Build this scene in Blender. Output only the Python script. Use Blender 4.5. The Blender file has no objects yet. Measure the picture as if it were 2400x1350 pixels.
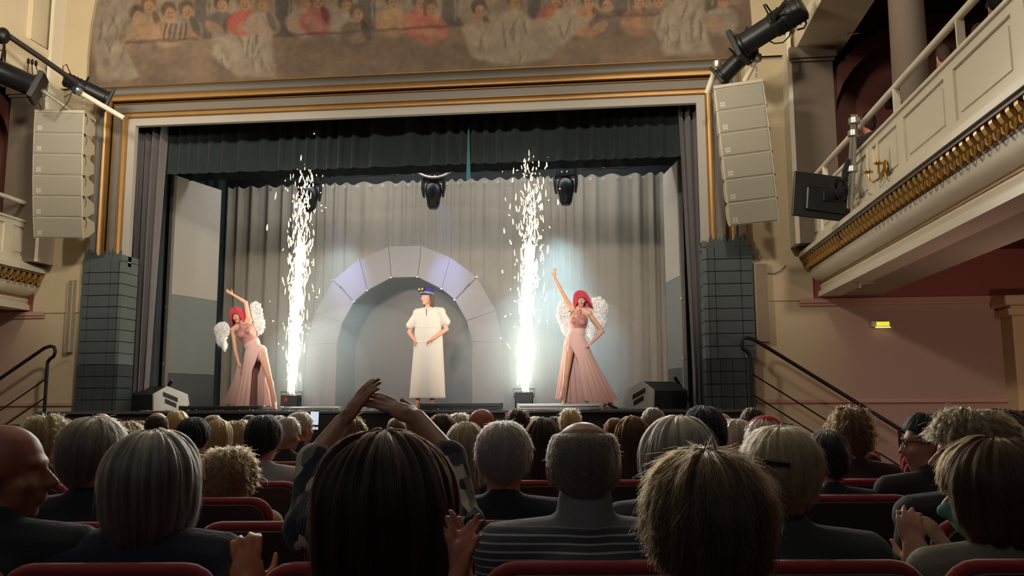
import bpy, bmesh, math, random
import numpy as np
from mathutils import Vector, Matrix, Euler, noise as mnoise
random.seed(7); RNG = np.random.default_rng(7)
PI = math.pi
SC = bpy.context.scene
COL = SC.collection
# ------------------------------------------------------------------ camera
CAM = np.array([3.039, -12.705, 1.309]); YAW, PITCH, ROLL, FOC = -0.11046, 0.13156, -0.0043, 2038.4
_cy, _sy, _cp, _sp = math.cos(YAW), math.sin(YAW), math.cos(PITCH), math.sin(PITCH)
CF = np.array([_sy*_cp, _cy*_cp, _sp]); _r = np.array([_cy, -_sy, 0.0]); _u = np.cross(_r, CF)
CR = _r*math.cos(ROLL)+_u*math.sin(ROLL); CU = -_r*math.sin(ROLL)+_u*math.cos(ROLL)
cam_d = bpy.data.cameras.new('camera'); cam = bpy.data.objects.new('camera', cam_d); COL.objects.link(cam)
cam_d.sensor_width = 36; cam_d.lens = FOC/2400*36; cam_d.clip_start = 0.05; cam_d.clip_end = 200
cam.matrix_world = Matrix(((CR[0], CU[0], -CF[0], CAM[0]), (CR[1], CU[1], -CF[1], CAM[1]), (CR[2], CU[2], -CF[2], CAM[2]), (0, 0, 0, 1)))
SC.camera = cam
def ray(px, py): return CF + CR*((px-1200)/FOC) - CU*((py-675)/FOC)
def at_y(px, py, Y): d = ray(px, py); return Vector(CAM + d*((Y-CAM[1])/d[1]))
def at_x(px, py, X): d = ray(px, py); return Vector(CAM + d*((X-CAM[0])/d[0]))
def at_z(px, py, Z): d = ray(px, py); return Vector(CAM + d*((Z-CAM[2])/d[2]))
def at_d(px, py, D): return Vector(CAM + ray(px, py)*D)
# ------------------------------------------------------------------ view, world
SC.view_settings.view_transform = 'Standard'; SC.view_settings.look = 'None'
SC.view_settings.gamma = 1.0; SC.view_settings.use_curve_mapping = False
SC.view_settings.exposure = 0.0
W = bpy.data.worlds.new('world'); SC.world = W; W.use_nodes = True
W.node_tree.nodes['Background'].inputs[0].default_value = (0.86, 0.92, 1.0, 1)
W.node_tree.nodes['Background'].inputs[1].default_value = 0.085
SC.cycles.max_bounces = 5; SC.cycles.diffuse_bounces = 2; SC.cycles.glossy_bounces = 2
SC.cycles.transmission_bounces = 4; SC.cycles.volume_bounces = 0; SC.cycles.transparent_max_bounces = 12
SC.cycles.caustics_reflective = False; SC.cycles.caustics_refractive = False
SC.cycles.sample_clamp_indirect = 4.0
# ------------------------------------------------------------------ lights
def aim(o, tgt):
    o.rotation_euler = (Vector(tgt)-o.location).to_track_quat('-Z', 'Y').to_euler()
def spot(name, loc, tgt, half, energy, color, blend=0.4, radius=0.15):
    l = bpy.data.lights.new(name, 'SPOT'); l.energy = energy; l.color = color; l.spot_size = math.radians(2*half)
    l.spot_blend = blend; l.shadow_soft_size = radius
    o = bpy.data.objects.new(name, l); COL.objects.link(o); o.location = loc; aim(o, tgt); return o
def area(name, loc, tgt, size, energy, color, sy=None):
    l = bpy.data.lights.new(name, 'AREA'); l.energy = energy; l.color = color; l.size = size
    if sy: l.shape = 'RECTANGLE'; l.size_y = sy
    o = bpy.data.objects.new(name, l); COL.objects.link(o); o.location = loc; aim(o, tgt); return o
def lamp(name, loc, energy, color, radius=0.05):
    l = bpy.data.lights.new(name, 'POINT'); l.energy = energy; l.color = color; l.shadow_soft_size = radius
    o = bpy.data.objects.new(name, l); COL.objects.link(o); o.location = loc; return o
WARM = (1.0, 0.87, 0.69)
# front of house: warm wash on the proscenium wall, thrown over the audience from high at the back
for k, x in enumerate((-5.0, -1.7, 1.7, 5.0)):
    spot('house_spot', (x*0.7, -14.5, 8.2), (x, 0, 6.0), 15.5, 2000, WARM, 0.5, 0.4)
# upper side walls and gallery fronts, lit across the hall by spots in the opposite half
spot('gallery_spot', (-3.0, -9.0, 7.6), (5.9, -4.2, 4.3), 24, 1300, WARM, 0.6, 0.4)
spot('gallery_spot', (3.0, -9.0, 7.6), (-5.9, -0.8, 4.6), 24, 1500, WARM, 0.6, 0.4)
spot('gallery_spot', (0.5, -7.5, 5.5), (-6.0, -0.6, 7.6), 25, 1250, WARM, 0.8, 0.4)
spot('gallery_spot', (-0.5, -7.5, 5.5), (6.0, -0.8, 7.6), 25, 1000, WARM, 0.8, 0.4)
# stage: two follow spots from the back of the hall, a cool wash from the bars above
spot('follow_spot', (-1.0, -13.8, 4.6), (-1.25, 1.0, 3.0), 9.8, 5700, (1.0, 0.95, 0.90), 1.0, 0.2)
spot('follow_spot', (2.0, -13.8, 4.6), (1.45, 1.0, 3.0), 9.8, 5700, (1.0, 0.95, 0.90), 1.0, 0.2)
area('stage_wash', (-1.9, 2.8, 6.5), (-1.9, 4.3, 3.0), 3.4, 62, (0.95, 0.98, 1.0), 0.5)
area('stage_wash', (2.0, 2.8, 6.5), (2.0, 4.3, 3.0), 3.4, 62, (0.95, 0.98, 1.0), 0.5)
# soft overhead fill added to lift the audience, no fixture modelled
area('stalls_fill', (0.5, -5.5, 9.6), (0.5, -5.5, 0), 6.0, 130, (1.0, 0.9, 0.74), 9.0)
area('rear_fill', (0.5, -16.6, 5.5), (1.5, -8.0, 1.0), 9.0, 46, (0.80, 0.90, 1.0), 2.0)  # cool fill added behind the camera for the backs of the heads
lamp('wall_lamp', (8.3, -4.2, 1.6), 60, (1.0, 0.70, 0.54), 0.1)  # bare fill added under the right gallery to brighten soffit and frieze
lamp('wall_lamp', (-8.3, -4.2, 1.6), 18, (1.0, 0.72, 0.56), 0.1)  # weaker added fill under the left gallery
# blue light thrown on the arch by the moving lights
for x in (-1.7, 0.3): spot('moving_light', (x, 1.2, 5.0), (x*0.9-0.1, 2.6, 3.55), 13, 320, (0.30, 0.36, 1.0), 1.0, 0.05)
# moving lights: two cool beams down through the smoke, three turned on the audience
spot('moving_light', (2.3, 3.1, 4.75), (2.0, 1.2, 1.2), 28, 1100, (0.70, 0.94, 1.0), 0.9, 0.1)
spot('moving_light', (-1.9, 3.1, 4.75), (-1.5, 1.2, 1.2), 26, 520, (0.78, 0.95, 1.0), 0.9, 0.1)
for x, e in ((-2.6, 850), (0.2, 850), (3.0, 850)): spot('audience_light', (x, 0.95, 4.95), (2.2, -9.0, 1.0), 30, e, (1.0, 0.97, 0.90), 0.6, 0.12)
# warm fill added under both side galleries for the walls, no fitting there
area('gallery_fill', (7.6, -4.5, 3.3), (7.6, -1.0, 0.6), 1.0, 16, (1.0, 0.74, 0.58))
area('gallery_fill', (-7.6, -4.5, 3.3), (-7.6, -1.0, 0.6), 1.0, 7, (1.0, 0.76, 0.58))
# ------------------------------------------------------------------ materials
def srgb(r, g, b):
    f = lambda c: c/12.92 if c <= 0.04045 else ((c+0.055)/1.055)**2.4
    return (f(r/255), f(g/255), f(b/255), 1.0)
MATS = {}
def mat(name, col, rough=0.6, metal=0.0, var=0.12, scale=6.0, bump=0.0, bscale=60.0, sheen=0.0, emit=None, estr=0.0, spec=0.5, trans=0.0):
    """principled material whose colour wanders a little with a noise texture, with optional fine relief"""
    if name in MATS: return MATS[name]
    m = bpy.data.materials.new(name); m.use_nodes = True; MATS[name] = m
    nt = m.node_tree; N = nt.nodes; L = nt.links; b = N['Principled BSDF']
    b.inputs['Roughness'].default_value = rough; b.inputs['Metallic'].default_value = metal
    b.inputs['Specular IOR Level'].default_value = spec
    tc = N.new('ShaderNodeTexCoord')
    if var > 0:
        n = N.new('ShaderNodeTexNoise'); n.inputs['Scale'].default_value = scale; n.inputs['Detail'].default_value = 3
        L.new(tc.outputs['Object'], n.inputs['Vector'])
        mx = N.new('ShaderNodeMix'); mx.data_type = 'RGBA'
        c = np.array(col[:3])
        mx.inputs[6].default_value = (*np.clip(c*(1-var), 0, 1), 1); mx.inputs[7].default_value = (*np.clip(c*(1+var), 0, 1), 1)
        L.new(n.outputs['Fac'], mx.inputs[0]); L.new(mx.outputs[2], b.inputs['Base Color'])
    else: b.inputs['Base Color'].default_value = col
    if bump > 0:
        n2 = N.new('ShaderNodeTexNoise'); n2.inputs['Scale'].default_value = bscale; n2.inputs['Detail'].default_value = 2
        L.new(tc.outputs['Object'], n2.inputs['Vector'])
        bp = N.new('ShaderNodeBump'); bp.inputs['Strength'].default_value = bump; bp.inputs['Distance'].default_value = 0.01
        L.new(n2.outputs['Fac'], bp.inputs['Height']); L.new(bp.outputs['Normal'], b.inputs['Normal'])
    if sheen: b.inputs['Sheen Weight'].default_value = sheen
    if trans: b.inputs['Transmission Weight'].default_value = trans
    if emit: b.inputs['Emission Color'].default_value = emit; b.inputs['Emission Strength'].default_value = estr
    return m
def cmat(kind, col, **k):
    """material shared by colour"""
    return mat(kind+'_%02x%02x%02x' % tuple(int(v) for v in col), srgb(*col), **k)
M_CREAM = mat('cream_plaster', srgb(228, 214, 184), 0.75, var=0.05, scale=1.2, bump=0.15, bscale=30)
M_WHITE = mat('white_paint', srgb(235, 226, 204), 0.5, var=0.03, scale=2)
M_GREYP = mat('grey_paint', srgb(122, 117, 108), 0.55, var=0.05, scale=2)
M_GREYC = mat('grey_cove_paint', srgb(114, 110, 102), 0.5, var=0.05, scale=2)
M_GOLD = mat('gilt', srgb(164, 126, 76), 0.38, metal=0.45, var=0.14, scale=9, bump=0.1, bscale=40)
M_GOLDD = mat('dark_gilt', srgb(84, 56, 28), 0.45, metal=0.5, var=0.15, scale=9)
M_FRAMEW = mat('pale_reveal', srgb(184, 178, 168), 0.6, var=0.04, scale=2)
M_PILLAR = mat('brown_pillar_paint', srgb(118, 104, 90), 0.7, var=0.06, scale=2, bump=0.1)
M_RED = mat('dark_red_plaster', srgb(104, 58, 50), 0.7, var=0.10, scale=1.5, bump=0.15, bscale=40)
M_REDC = mat('red_frieze_plaster', srgb(150, 84, 74), 0.7, var=0.08, scale=1.5, bump=0.15, bscale=40)
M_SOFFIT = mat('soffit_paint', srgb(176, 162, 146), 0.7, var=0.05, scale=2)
M_BLACK = mat('black_paint', srgb(26, 28, 30), 0.6, var=0.2, scale=8)
M_BLKMET = mat('black_metal', srgb(30, 31, 33), 0.4, metal=0.3, var=0.15, scale=12)
M_STEEL = mat('steel', srgb(190, 188, 182), 0.35, metal=0.8, var=0.1, scale=12)
M_DRAPEB = mat('black_drape', srgb(38, 48, 52), 0.9, var=0.2, scale=3, sheen=0.2)
M_DRAPEG = mat('grey_velvet', srgb(112, 108, 110), 0.9, var=0.12, scale=3, sheen=0.4)
M_BACK = mat('backdrop_cloth', srgb(148, 140, 126), 0.9, var=0.06, scale=2, bump=0.1, bscale=80)
M_SPKF = mat('speaker_grille', srgb(162, 158, 142), 0.7, var=0.05, scale=40, bump=0.3, bscale=300)
M_SPKB = mat('speaker_cabinet', srgb(196, 188, 166), 0.55, var=0.04, scale=5)
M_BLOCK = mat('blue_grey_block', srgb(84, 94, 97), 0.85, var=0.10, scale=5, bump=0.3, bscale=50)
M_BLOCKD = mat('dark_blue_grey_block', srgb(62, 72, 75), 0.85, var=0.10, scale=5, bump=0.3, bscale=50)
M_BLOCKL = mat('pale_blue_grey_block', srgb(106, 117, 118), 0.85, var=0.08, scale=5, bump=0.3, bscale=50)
M_ARCH = mat('arch_board', srgb(138, 137, 140), 0.6, var=0.04, scale=2)
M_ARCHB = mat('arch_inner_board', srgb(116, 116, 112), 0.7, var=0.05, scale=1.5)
M_ROPE = mat('pale_cable', srgb(215, 208, 190), 0.5, var=0.05)
M_BRASS = mat('brass', srgb(190, 150, 80), 0.3, metal=0.9, var=0.1, scale=20)
M_STAGE = mat('stage_boards', srgb(58, 58, 60), 0.45, var=0.25, scale=3, bump=0.2, bscale=20)
M_SKIRT = mat('stage_front_cloth', srgb(52, 48, 48), 0.85, var=0.2, scale=3)
M_FLOOR = mat('hall_floor', srgb(70, 50, 44), 0.6, var=0.2, scale=3)
M_SEATR = mat('red_plush', srgb(150, 26, 30), 0.75, var=0.12, scale=14, sheen=0.5)
M_SEATB = mat('seat_shell', srgb(60, 40, 40), 0.5, var=0.15, scale=6)
M_SILVER = mat('silver_alu', srgb(205, 205, 200), 0.3, metal=0.7, var=0.06, scale=10)
# ------------------------------------------------------------------ object helpers
def link(o, parent=None):
    COL.objects.link(o)
    if parent is not None: o.parent = parent
    return o
def tag(o, label=None, cat=None, group=None, kind=None):
    if label: o['label'] = label
    if cat: o['category'] = cat
    if group: o['group'] = group
    if kind: o['kind'] = kind
    return o
def empty(name, loc=(0, 0, 0), rz=0.0, label=None, cat=None, group=None, kind=None):
    o = bpy.data.objects.new(name, None); o.empty_display_size = 0.1; COL.objects.link(o)
    o.location = loc; o.rotation_euler = (0, 0, rz); return tag(o, label, cat, group, kind)
def frame_of(d):
    d = Vector(d).normalized(); a = Vector((0, 0, 1)) if abs(d.z) < 0.95 else Vector((1, 0, 0))
    u = d.cross(a).normalized(); return u, d.cross(u).normalized()
class MB:
    """collects simple shapes and links them as ONE mesh object"""
    def __init__(s): s.v = []; s.f = []
    def add(s, vs, fs):
        o = len(s.v); s.v.extend([tuple(p) for p in vs]); s.f.extend([tuple(i+o for i in f) for f in fs]); return s
    def box(s, x0, x1, y0, y1, z0, z1, M=None):
        vs = [Vector(p) for p in ((x0, y0, z0), (x1, y0, z0), (x1, y1, z0), (x0, y1, z0), (x0, y0, z1), (x1, y0, z1), (x1, y1, z1), (x0, y1, z1))]
        if M is not None: vs = [M @ p for p in vs]
        return s.add(vs, ((3, 2, 1, 0), (4, 5, 6, 7), (0, 1, 5, 4), (1, 2, 6, 5), (2, 3, 7, 6), (3, 0, 4, 7)))
    def bbox(s, x0, x1, y0, y1, z0, z1, b=0.01, M=None):
        """box with chamfered edges"""
        bm = bmesh.new(); bmesh.ops.create_cube(bm, size=1.0)
        for v in bm.verts: v.co = ((x0+x1)/2+v.co.x*(x1-x0), (y0+y1)/2+v.co.y*(y1-y0), (z0+z1)/2+v.co.z*(z1-z0))
        bmesh.ops.bevel(bm, geom=bm.edges[:], offset=b, segments=2, affect='EDGES', profile=0.5)
        return s.bm(bm, M)
    def bm(s, bm, M=None):
        bm.verts.index_update()
        vs = [(M @ v.co) if M is not None else v.co.copy() for v in bm.verts]; fs = [[v.index for v in f.verts] for f in bm.faces]
        bm.free(); return s.add(vs, fs)
    def loft(s, rings, close=True, cap=True):
        n = len(rings[0]); o = len(s.v)
        vs = [p for r in rings for p in r]; fs = []
        m = n if close else n-1
        for i in range(len(rings)-1):
            for j in range(m):
                a = i*n+j; b = i*n+(j+1) % n; fs.append((a, b, b+n, a+n))
        if cap and close: fs.append(tuple(range(n-1, -1, -1))); fs.append(tuple((len(rings)-1)*n+j for j in range(n)))
        return s.add(vs, fs)
    def tube(s, pts, r, n=10, cap=True):
        pts = [Vector(p) for p in pts]; rr = r if isinstance(r, (list, tuple)) else [r]*len(pts); rings = []
        u = None
        for i, p in enumerate(pts):
            d = (pts[min(i+1, len(pts)-1)]-pts[max(i-1, 0)])
            if d.length < 1e-9: d = Vector((0, 0, 1))
            d.normalize()
            if u is None: u, w = frame_of(d)
            else:
                u = (u-d*u.dot(d)); u = u.normalized() if u.length > 1e-6 else frame_of(d)[0]; w = d.cross(u)
            rings.append([p+(u*math.cos(2*PI*k/n)+w*math.sin(2*PI*k/n))*rr[i] for k in range(n)])
        return s.loft(rings, True, cap)
    def lathe(s, prof, n=16, M=None):
        """profile [(r,z)...] about z"""
        rings = [[Vector((r*math.cos(2*PI*k/n), r*math.sin(2*PI*k/n), z)) for k in range(n)] for r, z in prof]
        if M is not None: rings = [[M @ p for p in r] for r in rings]
        return s.loft(rings)
    def prism(s, poly, M, h0, h1):
        """polygon (a,b) extruded along c from h0 to h1; M maps (a,b,c) to space"""
        n = len(poly); vs = [M @ Vector((a, b, h0)) for a, b in poly]+[M @ Vector((a, b, h1)) for a, b in poly]
        fs = [tuple(range(n-1, -1, -1)), tuple(range(n, 2*n))]+[(j, (j+1) % n, (j+1) % n+n, j+n) for j in range(n)]
        return s.add(vs, fs)
    def sphere(s, c, r, n=12, m=8, M=None):
        r = r if isinstance(r, (tuple, list)) else (r, r, r); c = Vector(c); rings = []
        for i in range(m+1):
            t = PI*min(max(i/m, 0.02), 0.98)
            rings.append([c+Vector((r[0]*math.sin(t)*math.cos(2*PI*k/n), r[1]*math.sin(t)*math.sin(2*PI*k/n), -r[2]*math.cos(t))) for k in range(n)])
        if M is not None: rings = [[M @ p for p in q] for q in rings]
        return s.loft(rings)
    def mesh(s, name, smooth=False):
        me = bpy.data.meshes.new(name); me.from_pydata(s.v, [], s.f); me.validate()
        bm = bmesh.new(); bm.from_mesh(me); bmesh.ops.recalc_face_normals(bm, faces=bm.faces); bm.to_mesh(me); bm.free()
        if smooth:
            me.polygons.foreach_set('use_smooth', [True]*len(me.polygons))
            if smooth != 'all': me.set_sharp_from_angle(angle=math.radians(40))
        return me
    def build(s, name, m, parent=None, smooth=False):
        me = s.mesh(name, smooth)
        for q in (m if isinstance(m, (list, tuple)) else [m]): me.materials.append(q)
        return link(bpy.data.objects.new(name, me), parent)
def struct(o, label=None): o['kind'] = 'structure'; return tag(o, label) if label else o
def copy_tree(o, parent=None):
    c = o.copy(); COL.objects.link(c)
    if parent is not None: c.parent = parent
    for ch in [q for q in bpy.data.objects if q.parent == o]: copy_tree(ch, c)
    return c
def shared(name, me, m, parent, loc=None, rot=None, scale=None):
    """another object on shared mesh data"""
    o = bpy.data.objects.new(name, me); link(o, parent)
    if m is not None and not me.materials: me.materials.append(m)
    if loc is not None: o.location = loc
    if rot is not None: o.rotation_euler = rot
    if scale is not None: o.scale = scale
    return o
AX_XZ = Matrix(((1, 0, 0, 0), (0, 0, 1, 0), (0, 1, 0, 0), (0, 0, 0, 1)))   # (a,b,c) -> (a,c,b)
AX_YZ = Matrix(((0, 0, 1, 0), (1, 0, 0, 0), (0, 1, 0, 0), (0, 0, 0, 1)))   # (a,b,c) -> (c,a,b)
# ================================================================== THE SETTING
ZS = 1.2            # stage floor
HO = 4.52           # opening height above the stage
WO = 4.4            # half opening
def solid(name, x0, x1, y0, y1, z0, z1, m, label=None, parent=None, kind=True):
    o = MB().box(x0, x1, y0, y1, z0, z1).build(name, m, parent)
    if kind and parent is None: struct(o, label)
    return o
solid('floor', -12, 13, -17, 0.4, -0.2, 0, M_FLOOR, 'dark hall floor under the rows of red seats')
# front wall paint: cream high up, mauve under the galleries
mw = mat('front_wall_paint', srgb(206, 188, 154), 0.75, var=0, bump=0.15, bscale=30)
nt = mw.node_tree; N, L = nt.nodes, nt.links
def node(nt, t, **k):
    n = nt.nodes.new(t)
    for a, v in k.items(): setattr(n, a, v)
    return n
geo = node(nt, 'ShaderNodeNewGeometry'); sep = node(nt, 'ShaderNodeSeparateXYZ'); L.new(geo.outputs['Position'], sep.inputs[0])
ab = node(nt, 'ShaderNodeMath', operation='ABSOLUTE'); L.new(sep.outputs[0], ab.inputs[0])
rx = node(nt, 'ShaderNodeMapRange'); rx.inputs[1].default_value = 5.6; rx.inputs[2].default_value = 6.5; L.new(ab.outputs[0], rx.inputs[0])
rz = node(nt, 'ShaderNodeMapRange'); rz.inputs[1].default_value = 2.9; rz.inputs[2].default_value = 2.5; L.new(sep.outputs[2], rz.inputs[0])
mm = node(nt, 'ShaderNodeMath', operation='MULTIPLY'); L.new(rx.outputs[0], mm.inputs[0]); L.new(rz.outputs[0], mm.inputs[1])
nz = node(nt, 'ShaderNodeTexNoise'); nz.inputs['Scale'].default_value = 1.3; L.new(geo.outputs['Position'], nz.inputs['Vector'])
m1 = node(nt, 'ShaderNodeMix', data_type='RGBA'); m1.inputs[6].default_value = srgb(196, 180, 148); m1.inputs[7].default_value = srgb(214, 196, 162); L.new(nz.outputs['Fac'], m1.inputs[0])
m2 = node(nt, 'ShaderNodeMix', data_type='RGBA'); m2.inputs[7].default_value = srgb(178, 148, 136)
L.new(mm.outputs[0], m2.inputs[0]); L.new(m1.outputs[2], m2.inputs[6]); L.new(m2.outputs[2], N['Principled BSDF'].inputs['Base Color'])
M_WALL = mw
FX = WO+0.64       # outer edge of the gilt frame
FZ = ZS+HO+0.64
# front wall: two sides, with the arch of the fresco niche above
def arch_pts(n=26):
    """outline of the fresco niche from lower left over the top to lower right"""
    L_ = [(-5.23, FZ), (-5.24, 6.9), (-5.22, 7.4), (-5.16, 7.85), (-5.0, 8.3), (-4.7, 8.7), (-4.2, 9.05), (-3.2, 9.4), (-1.6, 9.6)]
    return L_+[(0, 9.65)]+[(-x, z) for x, z in reversed(L_)]
ap = arch_pts()
b = MB()
n = len(ap); ys = (-0.12, 0.6)
for y in ys:
    for x, z in ap: b.v.append((x, y, z))
    for x, z in ap: b.v.append(((-9.6 if x < 0 else 9.6) if x != 0 else 0, y, z if x != 0 else 10.4))
# wall face around the arch, as a strip of quads to an outer contour
out = []
for x, z in ap:
    if abs(x) > 4.9: out.append((math.copysign(5.95, x), z))
    else: out.append((x*1.25 if abs(x) > 0.01 else 0, 10.3))
b = MB(); m_ = len(ap)
for y in (-0.12, 0.55):
    b.v += [(x, y, z) for x, z in ap]+[(x, y, z) for x, z in out]
for j in range(m_-1):
    b.f.append((j, j+1, m_+j+1, m_+j))                       # front face
    b.f.append((j, 2*m_+j, 2*m_+j+1, j+1))                   # reveal of the niche
struct(b.build('wall_front', M_WALL), 'cream wall arched round the painted fresco above the stage')
for s in (-1, 1):
    x0, x1 = sorted((s*FX, s*9.6))
    o = solid('wall_front', x0, x1, 0.0, 0.5, 0, 2.74, M_WALL, 'mauve and tan wall beside the stage under the gallery')
    x0, x1 = sorted((s*FX, s*5.95))
    solid('wall_front', x0, x1, -0.02, 0.5, 2.74, FZ+0.02, M_WALL, 'tan wall strip between the gilt frame and the gallery')
    x0, x1 = sorted((s*5.95, s*9.6))
    solid('wall_front', x0, x1, -0.0, 0.5, 2.74, 3.5, M_REDC, 'red frieze on the wall below the gallery ceiling')
    solid('wall_front', x0, x1, -0.0, 0.5, 3.5, 9.8, M_RED, 'dark red end wall of the upper gallery')
    # picture rail and dado rail
    b = MB(); x0, x1 = sorted((s*5.75, s*9.6))
    b.box(x0, x1, -0.05, 0.0, 2.70, 2.76); b.box(x0, x1, -0.03, 0.0, 2.66, 2.70)
    struct(b.build('trim_9', mat('mauve_trim', srgb(196, 152, 138), 0.6, var=0.04)), 'thin picture rail along the mauve wall under the gallery')
    b = MB(); x0, x1 = sorted((s*5.1, s*9.6)); b.bbox(x0, x1, -0.035, 0.0, 1.29, 1.345, 0.01)
    struct(b.build('trim_10', mat('mauve_trim', srgb(196, 152, 138))), 'dado rail along the mauve wall beside the stage steps')
    # outer side wall and gallery walls
    x0, x1 = sorted((s*9.5, s*9.8))
    solid('wall_%s' % ('left' if s < 0 else 'right'), x0, x1, -17, 0.5, 0, 9.8, M_RED, 'dark red side wall behind the gallery')
solid('wall_back', -9.6, 9.6, -17.3, -17, 0, 9.8, M_RED, 'dark red rear wall of the hall')
# ------------------------------------------------------------------ gilt frame: bands swept round the opening
def band(name, prof, m, label, zlow=3.45):
    """profile (offset outwards from the opening, height proud of the wall) mitred round three sides"""
    rings = []
    for kind in ('lb', 'lt', 'rt', 'rb'):
        r = []
        for o, p in prof:
            x = WO+o; z = ZS+HO+o
            if kind == 'lb': r.append((-x, -p, zlow))
            if kind == 'lt': r.append((-x, -p, z))
            if kind == 'rt': r.append((x, -p, z))
            if kind == 'rb': r.append((x, -p, zlow))
        rings.append(r)
    b = MB()
    b.loft(rings, False, False)
    o = b.build(name, m, smooth=True)
    return struct(o, label)
def bead(o0, o1, p0, h, n=7):
    return [(o0+(o1-o0)*i/n, p0+h*math.sin(PI*i/n)) for i in range(n+1)]
band('trim_1', [(0, -0.06), (0, 0.03), (0.12, 0.03)], M_FRAMEW, 'pale flat reveal round the stage opening', 3.45)
band('trim_2', [(0.12, 0.03)]+bead(0.122, 0.145, 0.05, 0.018)+[(0.15, 0.045), (0.19, 0.055)]+bead(0.195, 0.22, 0.06, 0.025)+[(0.225, 0.03)], M_GOLD, 'broad gilt moulding next to the pale reveal')
band('trim_3', [(0.225, 0.035), (0.345, 0.04)], M_GREYP, 'grey flat band of the stage frame')
band('trim_4', bead(0.345, 0.368, 0.04, 0.03), M_GOLD, 'thin gilt bead of the stage frame')
band('trim_5', [(0.368, 0.04), (0.372, 0.0), (0.396, 0.0), (0.40, 0.05)], M_GOLDD, 'dark gilt hollow between the gilt beads')
band('trim_6', bead(0.40, 0.428, 0.05, 0.035)+[(0.43, 0.05), (0.47, 0.07), (0.50, 0.10)], M_GOLD, 'sloping gilt moulding of the stage frame')
band('trim_7', [(0.50, 0.10), (0.515, 0.07), (0.54, 0.06), (0.575, 0.075), (0.605, 0.12)], M_GREYC, 'grey hollow moulding of the stage frame')
band('trim_8', bead(0.605, 0.64, 0.12, 0.03)+[(0.645, 0.0)], M_GOLD, 'outer gilt bead of the stage frame')
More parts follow.
